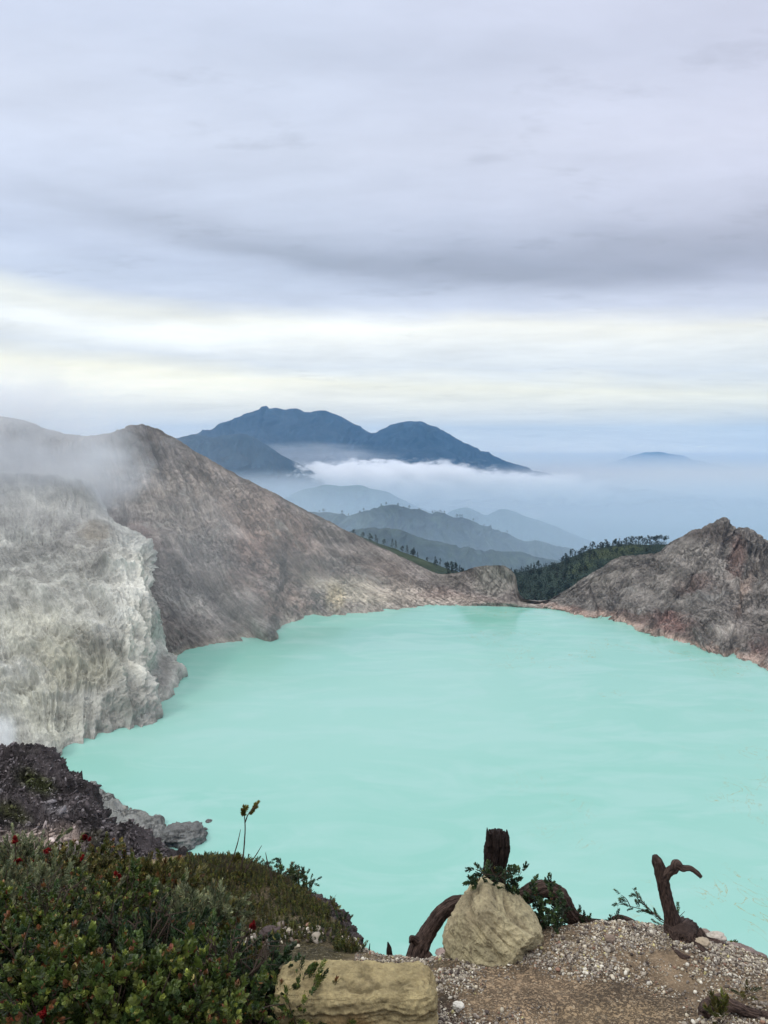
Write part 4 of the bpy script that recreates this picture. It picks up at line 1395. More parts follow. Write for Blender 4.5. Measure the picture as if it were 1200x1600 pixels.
wood('root', [tube(PP([(800, 1440, 2.80), (760, 1420, 2.78), (735, 1409, 2.74), (712, 1411, 2.72), (692, 1424, 2.70), (675, 1446, 2.68), (662, 1468, 2.66), (652, 1490, 2.64), (648, 1516, 2.62)]),
                   [.024, .024, .023, .023, .024, .025, .027, .034, .036], 64, 710, .34, .26, 260),
              tube(PP([(664, 1474, 2.66), (650, 1470, 2.64), (643, 1466, 2.63), (640, 1474, 2.62)]), [.018, .014, .010, .003], 20, 711, .3, .2, 30),
              tube(PP([(655, 1500, 2.66), (668, 1496, 2.62), (672, 1508, 2.6)]), [.022, .018, .01], 24, 712, .2, .2, 30)], M_bark, st_)
wood('root', [tube(PP([(775, 1425, 2.74), (820, 1400, 2.72), (850, 1388, 2.70), (872, 1400, 2.70), (888, 1425, 2.70), (905, 1440, 2.71), (940, 1446, 2.72), (980, 1447, 2.72), (1010, 1452, 2.72)]),
                   [.03, .028, .027, .029, .028, .022, .017, .012, .006], 64, 720, .36, .28, 260),
              tube(PP([(948, 1444, 2.70), (966, 1436, 2.70), (985, 1440, 2.70), (1000, 1446, 2.70)]), [.006, .014, .011, .004], 20, 722, .3, .25, 50)], M_bark, st_)

tw = empty('dead_branch', (0, 0, 0), 'crooked reddish brown dead stem with one bent side branch on the rim', 'dead branch')
wood('stem', [tube(PP([(1060, 1460, 2.460), (1052, 1440, 2.460), (1045, 1415, 2.460), (1038, 1390, 2.460), (1033, 1365, 2.460), (1026, 1345, 2.460), (1023, 1337, 2.460)]),
                   [.031, .022, .019, .018, .018, .015, .008], 56, 730, .24, .3, 170, twist=9)], M_bark, tw)
wood('side_branch', [tube(PP([(1036, 1372, 2.460), (1046, 1362, 2.440), (1054, 1357, 2.430), (1058, 1350, 2.425), (1066, 1356, 2.420), (1078, 1357, 2.410), (1088, 1363, 2.400), (1096, 1371, 2.390)]),
                         [.017, .014, .014, .013, .010, .0075, .007, .005], 36, 740, .4, .25, 130),
                    tube(PP([(1056, 1354, 2.430), (1057, 1347, 2.430)]), [.009, .003], 12, 741, .2, .1, 12)], M_bark, tw)
wood('root_crown', [tube(PP([(1064, 1490, 2.440), (1064, 1474, 2.440), (1066, 1458, 2.440), (1066, 1447, 2.440)]), [.044, .050, .053, .047], 80, 750, .4, .25, 90, fine=1.2),
                    tube(PP([(1075, 1465, 2.420), (1095, 1482, 2.360), (1112, 1498, 2.320), (1124, 1512, 2.280), (1128, 1518, 2.260)]), [.02, .012, .009, .008, .004], 20, 752, .2, .15, 60),
                    tube(PP([(1050, 1475, 2.420), (1056, 1488, 2.340), (1072, 1496, 2.300), (1090, 1500, 2.300)]), [.016, .010, .007, .003], 20, 753, .2, .15, 60),
                    tube(PP([(1085, 1460, 2.460), (1100, 1475, 2.440), (1120, 1482, 2.420), (1140, 1490, 2.400), (1160, 1497, 2.380)]), [.03, .026, .026, .022, .01], 30, 754, .3, .2, 70)], M_bark, tw)
o = wood('exposed_root', [tube(PP([(1104, 1605, 1.98), (1100, 1585, 2.0), (1112, 1568, 2.02), (1128, 1563, 2.02), (1145, 1572, 2.0), (1165, 1580, 1.99), (1190, 1588, 1.98), (1230, 1590, 1.97), (1270, 1600, 1.96)]),
                             [.010, .013, .016, .014, .014, .013, .013, .012, .006], 44, 760, .38, .25, 200),
                         tube(PP([(1105, 1584, 1.99), (1098, 1577, 1.98), (1094, 1580, 1.97)]), [.011, .008, .003], 16, 761, .3, .1, 20)], M_bark)
tag(o, 'looping bare root lying on the gravel in the bottom corner', 'root')
for (pts, r_, lb) in [([(609, 1497, 2.6), (608, 1482, 2.6), (606, 1472, 2.6)], [.012, .009, .002], 'short pointed snag standing behind the stone block'),
                      ([(575, 1494, 2.7), (577, 1482, 2.7), (578, 1474, 2.7)], [.003, .0025, .001], 'thin dry twig sticking up behind the stone block')]:
    tag(wood('snag' if r_[0] > .005 else 'dry_twig', [tube(PP(pts), r_, 14, 770, .2, .1, 20)], M_char), lb, 'snag' if r_[0] > .005 else 'twig')
o = lump('rock_slab', tuple(P(1122, 1479, 2.52)), (.085, .05, .022), 780, M_stone, srgb(160, 140, 128), .25, (60, 36))
o.rotation_euler = (0, R(38), 0)
tag(o, 'tilted pinkish slab leaning at the edge right of the dead stem', 'rock slab')
o = lump('rock_slab', tuple(P(1172, 1496, 2.48)), (.09, .05, .026), 785, M_stone, srgb(148, 130, 122), .3, (60, 36))
o.rotation_euler = (0, R(24), 0)
tag(o, 'long low slab on the skyline of the gravel near the frame edge', 'rock slab')
print('wood', flush=True)

# ------------------------------------------------------------------ leafy plants
LEAF_V = np.array([[0, 0, 0], [-.36, .32, .09], [-.30, .70, .06], [0, 1, -.06], [.30, .70, .06], [.36, .32, .09]])
LEAF_Q = np.array([[0, 3, 2, 1], [0, 5, 4, 3]])


def shoot(nl, L, wd, spread, length, seed, tip_up=0.5, stemless=False):
    """unit shoot along +Z: leaves in a spiral; returns V (n,6,3) and t (position along the shoot)"""
    r_ = np.random.default_rng(seed)
    t = np.linspace(0.12, 1, nl) ** 0.9
    az = np.arange(nl) * 2.39996 + r_.normal(size=nl) * .35
    el = spread * (1 - t * tip_up) + r_.normal(size=nl) * .14      # angle away from the axis
    sz = L * (0.75 + 0.35 * np.sin(math.pi * t)) * r_.uniform(.8, 1.15, nl)
    out = np.zeros((nl, 6, 3))
    for k in range(nl):
        d = np.array([math.sin(el[k]) * math.cos(az[k]), math.sin(el[k]) * math.sin(az[k]), math.cos(el[k])])
        side = np.array([-math.sin(az[k]), math.cos(az[k]), 0])
        side = side * math.cos(.3 * r_.normal()) + np.cross(d, side) * math.sin(.3 * r_.normal())
        nrm = np.cross(side, d)
        lv = LEAF_V * np.array([wd, 1, 1]) * sz[k]
        out[k] = lv[:, :1] * side + lv[:, 1:2] * d + lv[:, 2:3] * nrm + np.array([0, 0, t[k] * length])
    return out, t


def frames(dirs, r_):
    """rotation matrices taking +Z to dirs with random roll"""
    n = len(dirs)
    a = r_.normal(size=(n, 3))
    X_ = np.cross(a, dirs); X_ /= np.linalg.norm(X_, axis=1, keepdims=True)
    Y_ = np.cross(dirs, X_)
    return np.stack([X_, Y_, dirs], 2)


def leafy(pos, dirs, scale, protos_, colfun, r_):
    """instanced shoots merged: V, Q, C"""
    n = len(pos)
    Rm = frames(dirs, r_)
    k = r_.integers(0, len(protos_), n)
    Vs, Cs = [], []
    for j, (pv, pt) in enumerate(protos_):
        m_ = np.where(k == j)[0]
        if not len(m_): continue
        v = pv.reshape(-1, 3)
        q = np.einsum('nij,kj->nki', Rm[m_], v) * scale[m_][:, None, None] + pos[m_][:, None]
        Vs.append(q.reshape(-1, 6, 3))
        Cs.append(colfun(len(m_), pt, r_, pos[m_]).reshape(-1, 3))
    V = np.vstack(Vs); C = np.vstack(Cs)
    nl = len(V)
    Q = (LEAF_Q[None] + (np.arange(nl) * 6)[:, None, None]).reshape(-1, 4)
    return V.reshape(-1, 3), Q, np.repeat(C, 6, 0)


def palette(main, tip, odd, p_odd=0.06, p_tip=0.35):
    main = [np.array(srgb(*a)) for a in main]; tip = [np.array(srgb(*a)) for a in tip]; odd = [np.array(srgb(*a)) for a in odd]
    def f(n, t, r_, pos):
        nl = len(t)
        m_ = np.array(main)[r_.integers(0, len(main), n)]
        tc_ = np.array(tip)[r_.integers(0, len(tip), n)]
        ht = (r_.random(n) < p_tip)[:, None] * smooth((t - .45) / .5)[None]
        c_ = m_[:, None] * (1 - ht[..., None]) + tc_[:, None] * ht[..., None]
        o_ = r_.random((n, nl)) < p_odd
        oc = np.array(odd)[r_.integers(0, len(odd), (n, nl))]
        c_ = np.where(o_[..., None], oc, c_)
        return c_ * r_.uniform(.8, 1.7, (n, nl, 1)) * r_.uniform(.6, 1.6, (n, 1, 1)) * np.array([1.06, 1.0, .85])
    return f


PAL_GREEN = palette([(56, 72, 32), (66, 80, 36), (46, 64, 32), (76, 86, 42)], [(118, 128, 60), (98, 108, 54), (104, 66, 44)], [(120, 84, 46), (150, 140, 92), (92, 44, 34)], .03, .3)
PAL_DARK = palette([(40, 58, 36), (48, 66, 40), (34, 50, 34)], [(70, 88, 52)], [(92, 62, 44), (104, 104, 60)], .03, .25)
PAL_GREY = palette([(86, 94, 72), (74, 86, 62), (100, 106, 84)], [(118, 124, 98)], [(130, 116, 84)], .04, .4)
PAL_OLIVE = palette([(72, 74, 38), (62, 70, 34), (82, 80, 44)], [(110, 102, 56), (104, 72, 46), (96, 98, 52)], [(104, 62, 40), (146, 132, 90)], .05, .35)
PAL_HEATH = palette([(52, 60, 24), (64, 70, 28), (42, 54, 24), (74, 72, 34)], [(84, 88, 38), (74, 78, 32)], [(92, 72, 42), (106, 90, 56)], .10, .35)
PAL_TUFT = palette([(96, 98, 50), (112, 108, 56)], [(128, 118, 62)], [(120, 80, 48)], .1, .3)
PAL_RED = palette([(104, 14, 20), (84, 12, 18), (112, 24, 26)], [(120, 36, 34)], [(90, 14, 18)], .1, .3)

SP_ROUND = [shoot(16, .022, .95, 1.15, .055, 800 + k) for k in range(6)]       # oval shiny leaves
SP_LONG = [shoot(26, .024, .42, .85, .075, 820 + k) for k in range(6)]         # narrow leaves
SP_HEATH = [shoot(40, .010, .5, 1.05, .05, 840 + k, .35) for k in range(6)]    # tiny heath leaves
SP_ROSE = [shoot(16, .026, .6, 1.0, .02, 860 + k, .7) for k in range(4)]       # end rosette
SP_FLOWER = [shoot(26, .014, .5, 1.25, .012, 880 + k, .8) for k in range(4)]   # brush-like red head


def shrub(name, root, tips, style, label, group, seed, dens=1.0, flowers=(), bare=0.15, fol_scale=1.0, cat='shrub', trunk_r=.006):
    """root point, branch tips; leafy shoots crowd the outer part of every branch"""
    r_ = np.random.default_rng(seed)
    root = np.array(root, float)
    t_ = empty(name, tuple(root), label, cat, group)
    tubes, pos, dr, sc = [], [], [], []
    for tp in tips:
        tp = np.array(tp, float)
        v = tp - root
        mid = root + v * .5 + np.array([0, 0, .06]) * np.linalg.norm(v) + r_.normal(size=3) * .03
        pts = [root + r_.normal(size=3) * .012, (root + mid) / 2 + r_.normal(size=3) * .012, mid, (mid + tp) / 2 + r_.normal(size=3) * .014, tp]
        tubes.append(tube(pts, [trunk_r, trunk_r * .8, trunk_r * .6, trunk_r * .42, trunk_r * .2], 5, nring=9, cap=False))
        pts = np.array(pts)
        nt = max(2, int(r_.integers(7, 12) * dens))
        for _ in range(nt):
            s = r_.uniform(.42, 1.0) * 4
            k = min(3, int(s)); q = pts[k] + (pts[k + 1] - pts[k]) * (s - k)
            ax = pts[min(4, k + 1)] - pts[k]; ax /= np.linalg.norm(ax) + 1e-9
            d = ax * .7 + r_.normal(size=3) * .6 + np.array([0, 0, .55]); d /= np.linalg.norm(d)
            L = r_.uniform(.04, .13)
            e = q + d * L + np.array([0, 0, .01])
            tubes.append(tube([q, (q + e) / 2 + r_.normal(size=3) * .006, e], [.0022, .0018, .001], 4, nring=4, cap=False))
            if r_.random() < bare:
                continue
            for u_ in r_.uniform(.35, 1.0, 3):
                pos.append(q + (e - q) * u_); dd = d + r_.normal(size=3) * .35; dr.append(dd / np.linalg.norm(dd)); sc.append(r_.uniform(.7, 1.15))
            pos.append(e); dr.append(d); sc.append(r_.uniform(.85, 1.2))
    pos, dr, sc = np.array(pos), np.array(dr), np.array(sc) * fol_scale
    sp_, pal_ = style
    V, Q, f, T = join(tubes)
    build('branches', V - root, Q, M_twig, t_, flow=f, T=T)
    V, Q, c_ = leafy(pos, dr, sc, sp_, pal_, r_)
    build('foliage', V - root, Q, M_leaf, t_, cols=c_, smooth_shade=False)
    for fp in flowers:
        fp = np.array(fp, float)
        n_ = 7
        p_ = fp + r_.normal(size=(n_, 3)) * .005
        d_ = r_.normal(size=(n_, 3)) * .5 + np.array([0, -.3, 1]); d_ /= np.linalg.norm(d_, axis=1, keepdims=True)
        V, Q, c_ = leafy(p_, d_, r_.uniform(.55, .9, n_), SP_FLOWER, PAL_RED, r_)
        build('flower', V - root, Q, M_flower, t_, cols=c_, smooth_shade=False)
        V, Q, f, T = tube([fp, fp - np.array([0.01, -.01, .07]), fp - np.array([0.02, -.03, .16])], [.0018, .002, .0025], 5, nring=6, cap=False)
        build('flower_stalk', V - root, Q, M_twig, t_, flow=f)
    return t_


# left thicket.  each entry: root on the ground, canopy centre and radii in metres
rs = np.random.default_rng(77)
thicket = [
    # px, py, D of canopy centre ; radii ; style ; label ; flowers px,py
    (20, 1392, 3.0, .30, .10, (SP_LONG, PAL_GREY), 'grey leaved bush with red flower heads at the left edge above the pale gravel', [(25, 1314), (31, 1346), (51, 1353)]),
    (115, 1392, 2.95, .26, .09, (SP_ROUND, PAL_OLIVE), 'olive bush with several red flowers in front of the dark crag', [(75, 1332), (135, 1313), (133, 1342), (73, 1379)]),
    (225, 1412, 2.9, .20, .06, (SP_LONG, PAL_OLIVE), 'dull olive twiggy bush between the flowering bush and the heath', [(185, 1373)]),
    (52, 1450, 2.5, .27, .12, (SP_LONG, PAL_GREY), 'silvery feathery bush left of the dark hollow', [(20, 1478)]),
    (165, 1458, 2.5, .26, .12, (SP_ROUND, PAL_GREEN), 'mid green bush with a deep red flower in the middle of the thicket', [(130, 1465)]),
    (285, 1462, 2.6, .22, .07, (SP_LONG, PAL_GREY), 'loose grey green bush with one small red flower below the tall bare sprout', [(215, 1429)]),
    (340, 1520, 2.5, .14, .05, (SP_ROUND, PAL_OLIVE), 'low brownish bush at the foot of the heath slope', [(392, 1449)]),
    (10, 1520, 2.1, .24, .15, (SP_ROUND, PAL_GREEN), 'bright green bush low on the left edge with a red flower', [(4, 1512)]),
    (115, 1540, 2.1, .24, .15, (SP_ROUND, PAL_DARK), 'dark green bush with a faded red flower near the bottom left', [(128, 1533)]),
    (215, 1530, 2.15, .20, .12, (SP_LONG, PAL_DARK), 'dark fine leaved bush around the shaded hollow', []),
    (290, 1562, 2.1, .20, .08, (SP_ROUND, PAL_GREEN), 'leafy green bush with yellowed leaves in front of the grey rock', []),
    (380, 1580, 1.98, .15, .06, (SP_ROUND, PAL_DARK), 'dark glossy bush with bare grey twigs beside the stone block', []),
    (452, 1606, 1.88, .06, .03, (SP_LONG, PAL_GREEN), 'low green sprays lying against the stone block', []),
    (50, 1610, 1.75, .20, .13, (SP_ROUND, PAL_GREEN), 'yellow green bush filling the bottom left corner', [(70, 1587)]),
    (190, 1612, 1.75, .20, .12, (SP_ROUND, PAL_GREEN), 'dense green bush at the bottom edge between corner and centre left', []),
    (330, 1622, 1.75, .18, .09, (SP_ROUND, PAL_GREEN), 'glossy light green bush at the bottom edge nearest the stone block', []),
    (-140, 1420, 2.7, .35, .2, (SP_ROUND, PAL_GREEN), 'green bush mostly beyond the left edge behind the others', []),
    (-110, 1560, 1.95, .28, .18, (SP_ROUND, PAL_DARK), 'dark bush mostly beyond the left edge near the corner', []),
]
for k, (a, b, D, rx, rz, style, lb, fl) in enumerate(thicket):
    cen = P(a, b, D)
    gx_ = cen[0]; gy_ = D + .02
    g0 = gz(np.array([gx_]), np.array([gy_]), False)[0]
    root = np.array([gx_, gy_, min(g0, cen[2] - .12) - .01])
    ntip = int(46 * (rx / .25) ** 1.2)
    dd = rs.normal(size=(ntip, 3)); dd /= np.linalg.norm(dd, axis=1, keepdims=True)
    dd[:, 2] = np.abs(dd[:, 2]) * 1.1 - .25
    tips = cen + dd * np.array([rx, rx * .8, rz]) * rs.uniform(.45, 1.0, (ntip, 1)) * np.where(rs.random((ntip, 1)) < .14, 1.45, 1.0)
    fls = [P(x_, y_, D - rx * .45) for x_, y_ in fl]
    shrub('shrub', root, tips, style, lb, 'shrubs of the thicket on the rim', 900 + k * 3, 1.35, fls, bare=.36, fol_scale=[.5, .62, .72, .56][k % 4])
print('thicket', flush=True)

# bare dead branches tangled through the thicket
for k, (a, b, D, spread, lb) in enumerate([(345, 1545, 1.98, 80, 'tangle of bare grey branches in front of the thicket near the stone block'),
                                           (205, 1500, 2.2, 90, 'bare brown branches crossing the dark hollow of the thicket'),
                                           (90, 1470, 2.3, 70, 'bare brown branches among the silvery leaves at the left')]):
    rb = np.random.default_rng(990 + k)
    ro_ = P(a, b + 40, D)
    tt = []
    for _ in range(15):
        x1, y1 = a + rb.normal() * spread * .5, b - rb.uniform(10, 80)
        pts = np.array([ro_ + rb.normal(size=3) * .02, P((a + x1) / 2 + rb.normal() * 9, (b + 40 + y1) / 2 + rb.normal() * 9, D - .04), P(x1, y1, D - .02), P(x1 + rb.normal() * 22, y1 - rb.uniform(4, 24), D)])
        tt.append(tube(pts, [.0048, .0036, .0024, .0009], 6, nring=12, cap=False))
        for _ in range(5):
            s_ = rb.uniform(1, 2.9); k_ = int(s_); q_ = pts[k_] + (pts[k_ + 1] - pts[k_]) * (s_ - k_)
            e_ = q_ + rb.normal(size=3) * .035 + np.array([0, 0, .02])
            tt.append(tube([q_, (q_ + e_) / 2 + rb.normal(size=3) * .005, e_], [.0016, .0012, .0005], 4, nring=5, cap=False))
    tag(wood('dead_shrub', tt, M_twig), lb, 'dead shrub')

# heath: fine tufts on the left slope
hx = rng.uniform(-3.2, .3, 110000); hy = rng.uniform(2.3, 5.6, 110000)
hz_ = gz(hx, hy)
hp = np.stack([hx, hy, hz_], 1)
qx, qy = proj(hp)
crx = np.array([p[0] for p in crest_h][::-1]); cry = np.array([p[1] for p in crest_h][::-1])
ok = (qx > -60) & (qx < 566) & (qy > np.interp(qx, crx, cry) - 26) & (qy < 1492) & (hy > 2.55)
ok &= ~((qx > 515) & (qy < np.interp(qx, [515, 566], [1448, 1490])))
ok &= ~((qx > 385) & (qx < 520) & (qy > 1474))
clh = fbm(hp / .22, 4, seed=430)
ok &= rng.random(len(hx)) < (.6 + 1.3 * clh)
hp = hp[ok][:14000]
d_ = rng.normal(size=(len(hp), 3)) * .28 + np.array([0, 0, 1]); d_ /= np.linalg.norm(d_, axis=1, keepdims=True)
V, Q, c_ = leafy(hp - np.array([0, 0, .005]), d_, rng.uniform(.4, .95, len(hp)) * (1 + .5 * fbm(hp / .3, 3, seed=433)), SP_HEATH, PAL_HEATH, rng)
tag(build('heath', V, Q, M_leaf, cols=c_, smooth_shade=False), 'low mossy green heath covering the slope behind the thicket', 'heath', None, 'stuff')
# dry grey twigs standing out of the heath along its skyline
tb = []
for _ in range(300):
    j = int(rng.integers(0, len(hp)))
    if rng.random() < .5:
        a = rng.uniform(240, 540); j = int(np.argmin(np.abs(proj(hp)[0] - a) + np.abs(proj(hp)[1] - np.interp(a, crx, cry)) * 2 + rng.random(len(hp)) * 20))
    p = hp[j]; h = rng.uniform(.03, .08)
    e = p + np.array([rng.normal() * .04, rng.normal() * .03, h])
    tb.append(tube([p, (p + e) / 2 + rng.normal(size=3) * .008, e], [.0016, .0013, .0006], 3, nring=4, cap=False))
    for _ in range(2):
        q_ = p + (e - p) * rng.uniform(.3, .8)
        tb.append(tube([q_, q_ + rng.normal(size=3) * np.array([.02, .015, .008]) + np.array([0, 0, .025])], [.001, .0004], 3, nring=2, cap=False))
V, Q, f, T = join(tb)
tag(build('dry_undergrowth', V, Q, M_twig, flow=f), 'fine dry grey twigs sticking out of the heath', 'undergrowth', None, 'stuff')


def sprig(name, stems, style, label, cat, group=None, seed=0, leaf_from=.3, every=.012, scale=1.0, tips=(), stem_r=.0025):
    """a plant drawn by its stems: each stem a list of points, leaves along the outer part; tips: rosettes"""
    r_ = np.random.default_rng(seed)
    root = np.array(stems[0][0])
    t_ = empty(name, tuple(root), label, cat, group)
    tubes, pos, dr, sc = [], [], [], []
    for st in stems:
        pts = np.array(st, float)
        tubes.append(tube(pts, np.linspace(stem_r, stem_r * .35, len(pts)), 6, nring=len(pts) * 4, cap=False))
        L = np.concatenate([[0], np.cumsum(np.linalg.norm(np.diff(pts, axis=0), axis=1))])
        s = np.arange(L[-1] * leaf_from, L[-1], every)
        q = hermite(s, L, pts); tn = np.gradient(q, axis=0) if len(q) > 1 else np.array([[0, 0, 1.]])
        tn /= np.linalg.norm(tn, axis=1, keepdims=True) + 1e-9
        dd = tn * .7 + r_.normal(size=q.shape) * .5; dd /= np.linalg.norm(dd, axis=1, keepdims=True)
        pos += list(q); dr += list(dd); sc += list(r_.uniform(.7, 1.1, len(q)))
    V, Q, f, T = join(tubes)
    build('stem', V - root, Q, M_twig, t_, flow=f)
    V, Q, c_ = leafy(np.array(pos), np.array(dr), np.array(sc) * scale, style[0], style[1], r_)
    build('foliage', V - root, Q, M_leaf, t_, cols=c_, smooth_shade=False)
    for tp, d in tips:
        V, Q, c_ = leafy(np.array([tp] * 5) + r_.normal(size=(5, 3)) * .006, np.array([d] * 5) + r_.normal(size=(5, 3)) * .25, r_.uniform(.8, 1.1, 5), SP_ROSE, PAL_OLIVE, r_)
        build('leaf_rosette', V - root, Q, M_leaf, t_, cols=c_, smooth_shade=False)
    return t_


# tall bare sprout
D = 3.5
sp_t = empty('sapling', tuple(P(374, 1372, D)), 'tall thin sprout with two leaf tufts rising from the heath', 'sapling')
ro = np.array(sp_t.location)
tbs = [tube(PP([(373, 1375, D), (379, 1345, D), (382, 1315, D), (383, 1292, D), (382, 1276, D), (381, 1270, D)]), [.004, .0036, .003, .0026, .0022, .0015], 8, 1, .1, .1, 40),
       tube(PP([(383, 1285, D), (388, 1272, D - .01), (396, 1264, D - .02), (403, 1256, D - .02)]), [.003, .0026, .002, .001], 8, 2, .1, .1, 20)]
V, Q, f, T = join(tbs); build('stem', V - ro, Q, M_twig, sp_t, flow=f, T=T)
r_ = np.random.default_rng(5)
for pts in ([(380, 1276, D), (381, 1268, D), (382, 1262, D)], [(388, 1273, D), (395, 1265, D), (402, 1257, D)]):
    q = np.array(PP(pts)); n_ = 9
    s = r_.random(n_) * 2; k = np.minimum(1, s.astype(int))
    pos = q[k] + (q[k + 1] - q[k]) * (s - k)[:, None]
    d = q[-1] - q[0]; d /= np.linalg.norm(d)
    dd = d + r_.normal(size=(n_, 3)) * .35; dd /= np.linalg.norm(dd, axis=1, keepdims=True)
    V, Q, c_ = leafy(pos, dd, r_.uniform(.5, .75, n_), SP_ROSE, PAL_TUFT, r_)
    build('leaf_tuft', V - ro, Q, M_leaf, sp_t, cols=c_, smooth_shade=False)
for pts, lb in [([(352, 1365, D), (362, 1345, D), (371, 1318, D), (376, 1296, D)], 'bare grey stalk leaning just left of the tall sprout'),
                ([(380, 1368, D), (390, 1350, D), (400, 1336, D), (409, 1321, D)], 'bare grey stalk leaning right of the tall sprout'),
                ([(425, 1375, D), (420, 1355, D), (417, 1343, D), (415, 1332, D)], 'short bare stalk at the top of the heath further right')]:
    tag(wood('bare_stalk', [tube(PP(pts), [.0035, .003, .0025, .0012], 8, 3, .1, .1, 24)], M_twig), lb, 'stalk')
sprig('seedling', [PP([(360, 1362, D), (366, 1348, D), (372, 1340, D)])], (SP_ROSE, PAL_OLIVE), 'small yellowish seedling at the base of the bare stalks', 'seedling', None, 31, .5, .012)
sprig('sprig', [PP([(428, 1378, 3.9), (438, 1358, 3.9), (432, 1345, 3.9)]), PP([(433, 1370, 3.9), (425, 1358, 3.9)]), PP([(435, 1372, 3.9), (452, 1362, 3.9), (458, 1372, 3.9)])],
      (SP_LONG, PAL_DARK), 'dark leafy sprig on the skyline of the heath', 'sprig', None, 33, .3, .02, .9)

for k, (a, b, D_, r1) in enumerate([(492, 1414, 3.75, .05), (505, 1426, 3.7, .06), (522, 1440, 3.6, .07), (536, 1452, 3.5, .06), (549, 1466, 3.35, .05), (512, 1440, 3.6, .045)]):
    p = P(a, b, D_); p[2] = gz(p[:1], p[1:2])[0] + .012
    tag(lump('rock', tuple(p), (r1 * 1.1, r1, r1 * .8), 1200 + k * 5, M_near, srgb(104, 94, 92), .45, (70, 44)),
        'rough grey lava rock on the outer edge of the heath above the lake', 'rock', 'grey rocks along the edge of the heath')
rk = np.random.default_rng(66)
for k in range(26):
    a = rk.uniform(262, 500) if k < 22 else rk.uniform(500, 565)
    b = float(np.interp(a, crx, cry)); D_ = float(np.interp(a, crx, [p_[2] for p_ in crest_h][::-1]))
    p = P(a, b, D_); p[2] = gz(p[:1], p[1:2])[0] - .005
    h_ = rk.uniform(.05, .12)
    st_k = [[p, p + np.array([rk.normal() * .02, 0, h_ * .6]), p + np.array([rk.normal() * .04, rk.normal() * .02, h_])] for _ in range(int(rk.integers(2, 5)))]
    sprig('heath_sprig', st_k, [(SP_LONG, PAL_DARK), (SP_ROUND, PAL_OLIVE), (SP_LONG, PAL_OLIVE)][k % 3], 'small upright sprig on the skyline of the heath against the lake', 'sprig', 'sprigs along the heath skyline',
          1300 + k, .35, .016, rk.uniform(.4, .7), stem_r=.0016)

# the small bush on the stump
D = 2.6
B_ = PP([(862, 1462, D)])[0]
stems = [PP([(862, 1464, D), (850, 1430, D), (840, 1400, D), (832, 1382, D)]), PP([(862, 1464, D), (866, 1425, D), (862, 1395, D), (858, 1378, D)]),
         PP([(862, 1464, D), (845, 1440, D - .03), (815, 1415, D - .04), (806, 1380, D - .04), (815, 1362, D - .04)]),
         PP([(815, 1415, D - .04), (795, 1390, D - .06), (780, 1370, D - .08), (760, 1366, D - .1), (744, 1374, D - .1), (735, 1380, D - .1)]),
         PP([(780, 1370, D - .08), (792, 1362, D - .1), (796, 1356, D - .1)]), PP([(757, 1367, D - .1), (748, 1360, D - .1), (743, 1358, D - .1)]), PP([(750, 1372, D - .1), (742, 1384, D - .1)]),
         PP([(795, 1390, D - .06), (800, 1372, D - .06), (798, 1360, D - .06)]), PP([(815, 1415, D - .05), (800, 1402, D - .08), (790, 1392, D - .08)]),
         PP([(862, 1464, D), (872, 1450, D - .05), (866, 1462, D - .08), (858, 1468, D - .1)]), PP([(862, 1464, D), (880, 1440, D - .02), (882, 1415, D - .02), (872, 1390, D - .02)]),
         PP([(862, 1464, D), (835, 1430, D - .05), (826, 1405, D - .05), (830, 1390, D - .05)]), PP([(862, 1464, D), (850, 1445, D - .08), (842, 1425, D - .08), (848, 1410, D - .08)]),
         PP([(862, 1464, D), (866, 1440, D - .1), (862, 1420, D - .1)]), PP([(775, 1370, D - .1), (768, 1358, D - .1), (773, 1352, D - .1)])]
sprig('shrub', stems, (SP_ROUND, PAL_DARK), 'small dark green bush growing around the burnt stump behind the boulder', 'shrub', None, 41, .15, .0105, .62)
stems = [PP([(1046, 1446, 2.66), (1020, 1427, 2.66), (1000, 1420, 2.66), (975, 1414, 2.66), (960, 1411, 2.66)]), PP([(985, 1417, 2.66), (978, 1404, 2.66), (970, 1398, 2.66)]),
         PP([(1022, 1428, 2.66), (1005, 1410, 2.66), (998, 1400, 2.66), (988, 1388, 2.66)]), PP([(1046, 1446, 2.66), (1030, 1438, 2.66), (1016, 1424, 2.66)]),
         PP([(1046, 1446, 2.66), (1034, 1450, 2.64), (1026, 1440, 2.64)]), PP([(1050, 1450, 2.66), (1062, 1432, 2.66), (1070, 1424, 2.66)]), PP([(1048, 1448, 2.66), (1056, 1436, 2.66), (1060, 1424, 2.66)])]
sprig('shrub', stems, (SP_LONG, PAL_DARK), 'sparse wiry sprig with small leaves behind the crooked dead stem', 'shrub', None, 43, .3, .020, .5, stem_r=.0022)
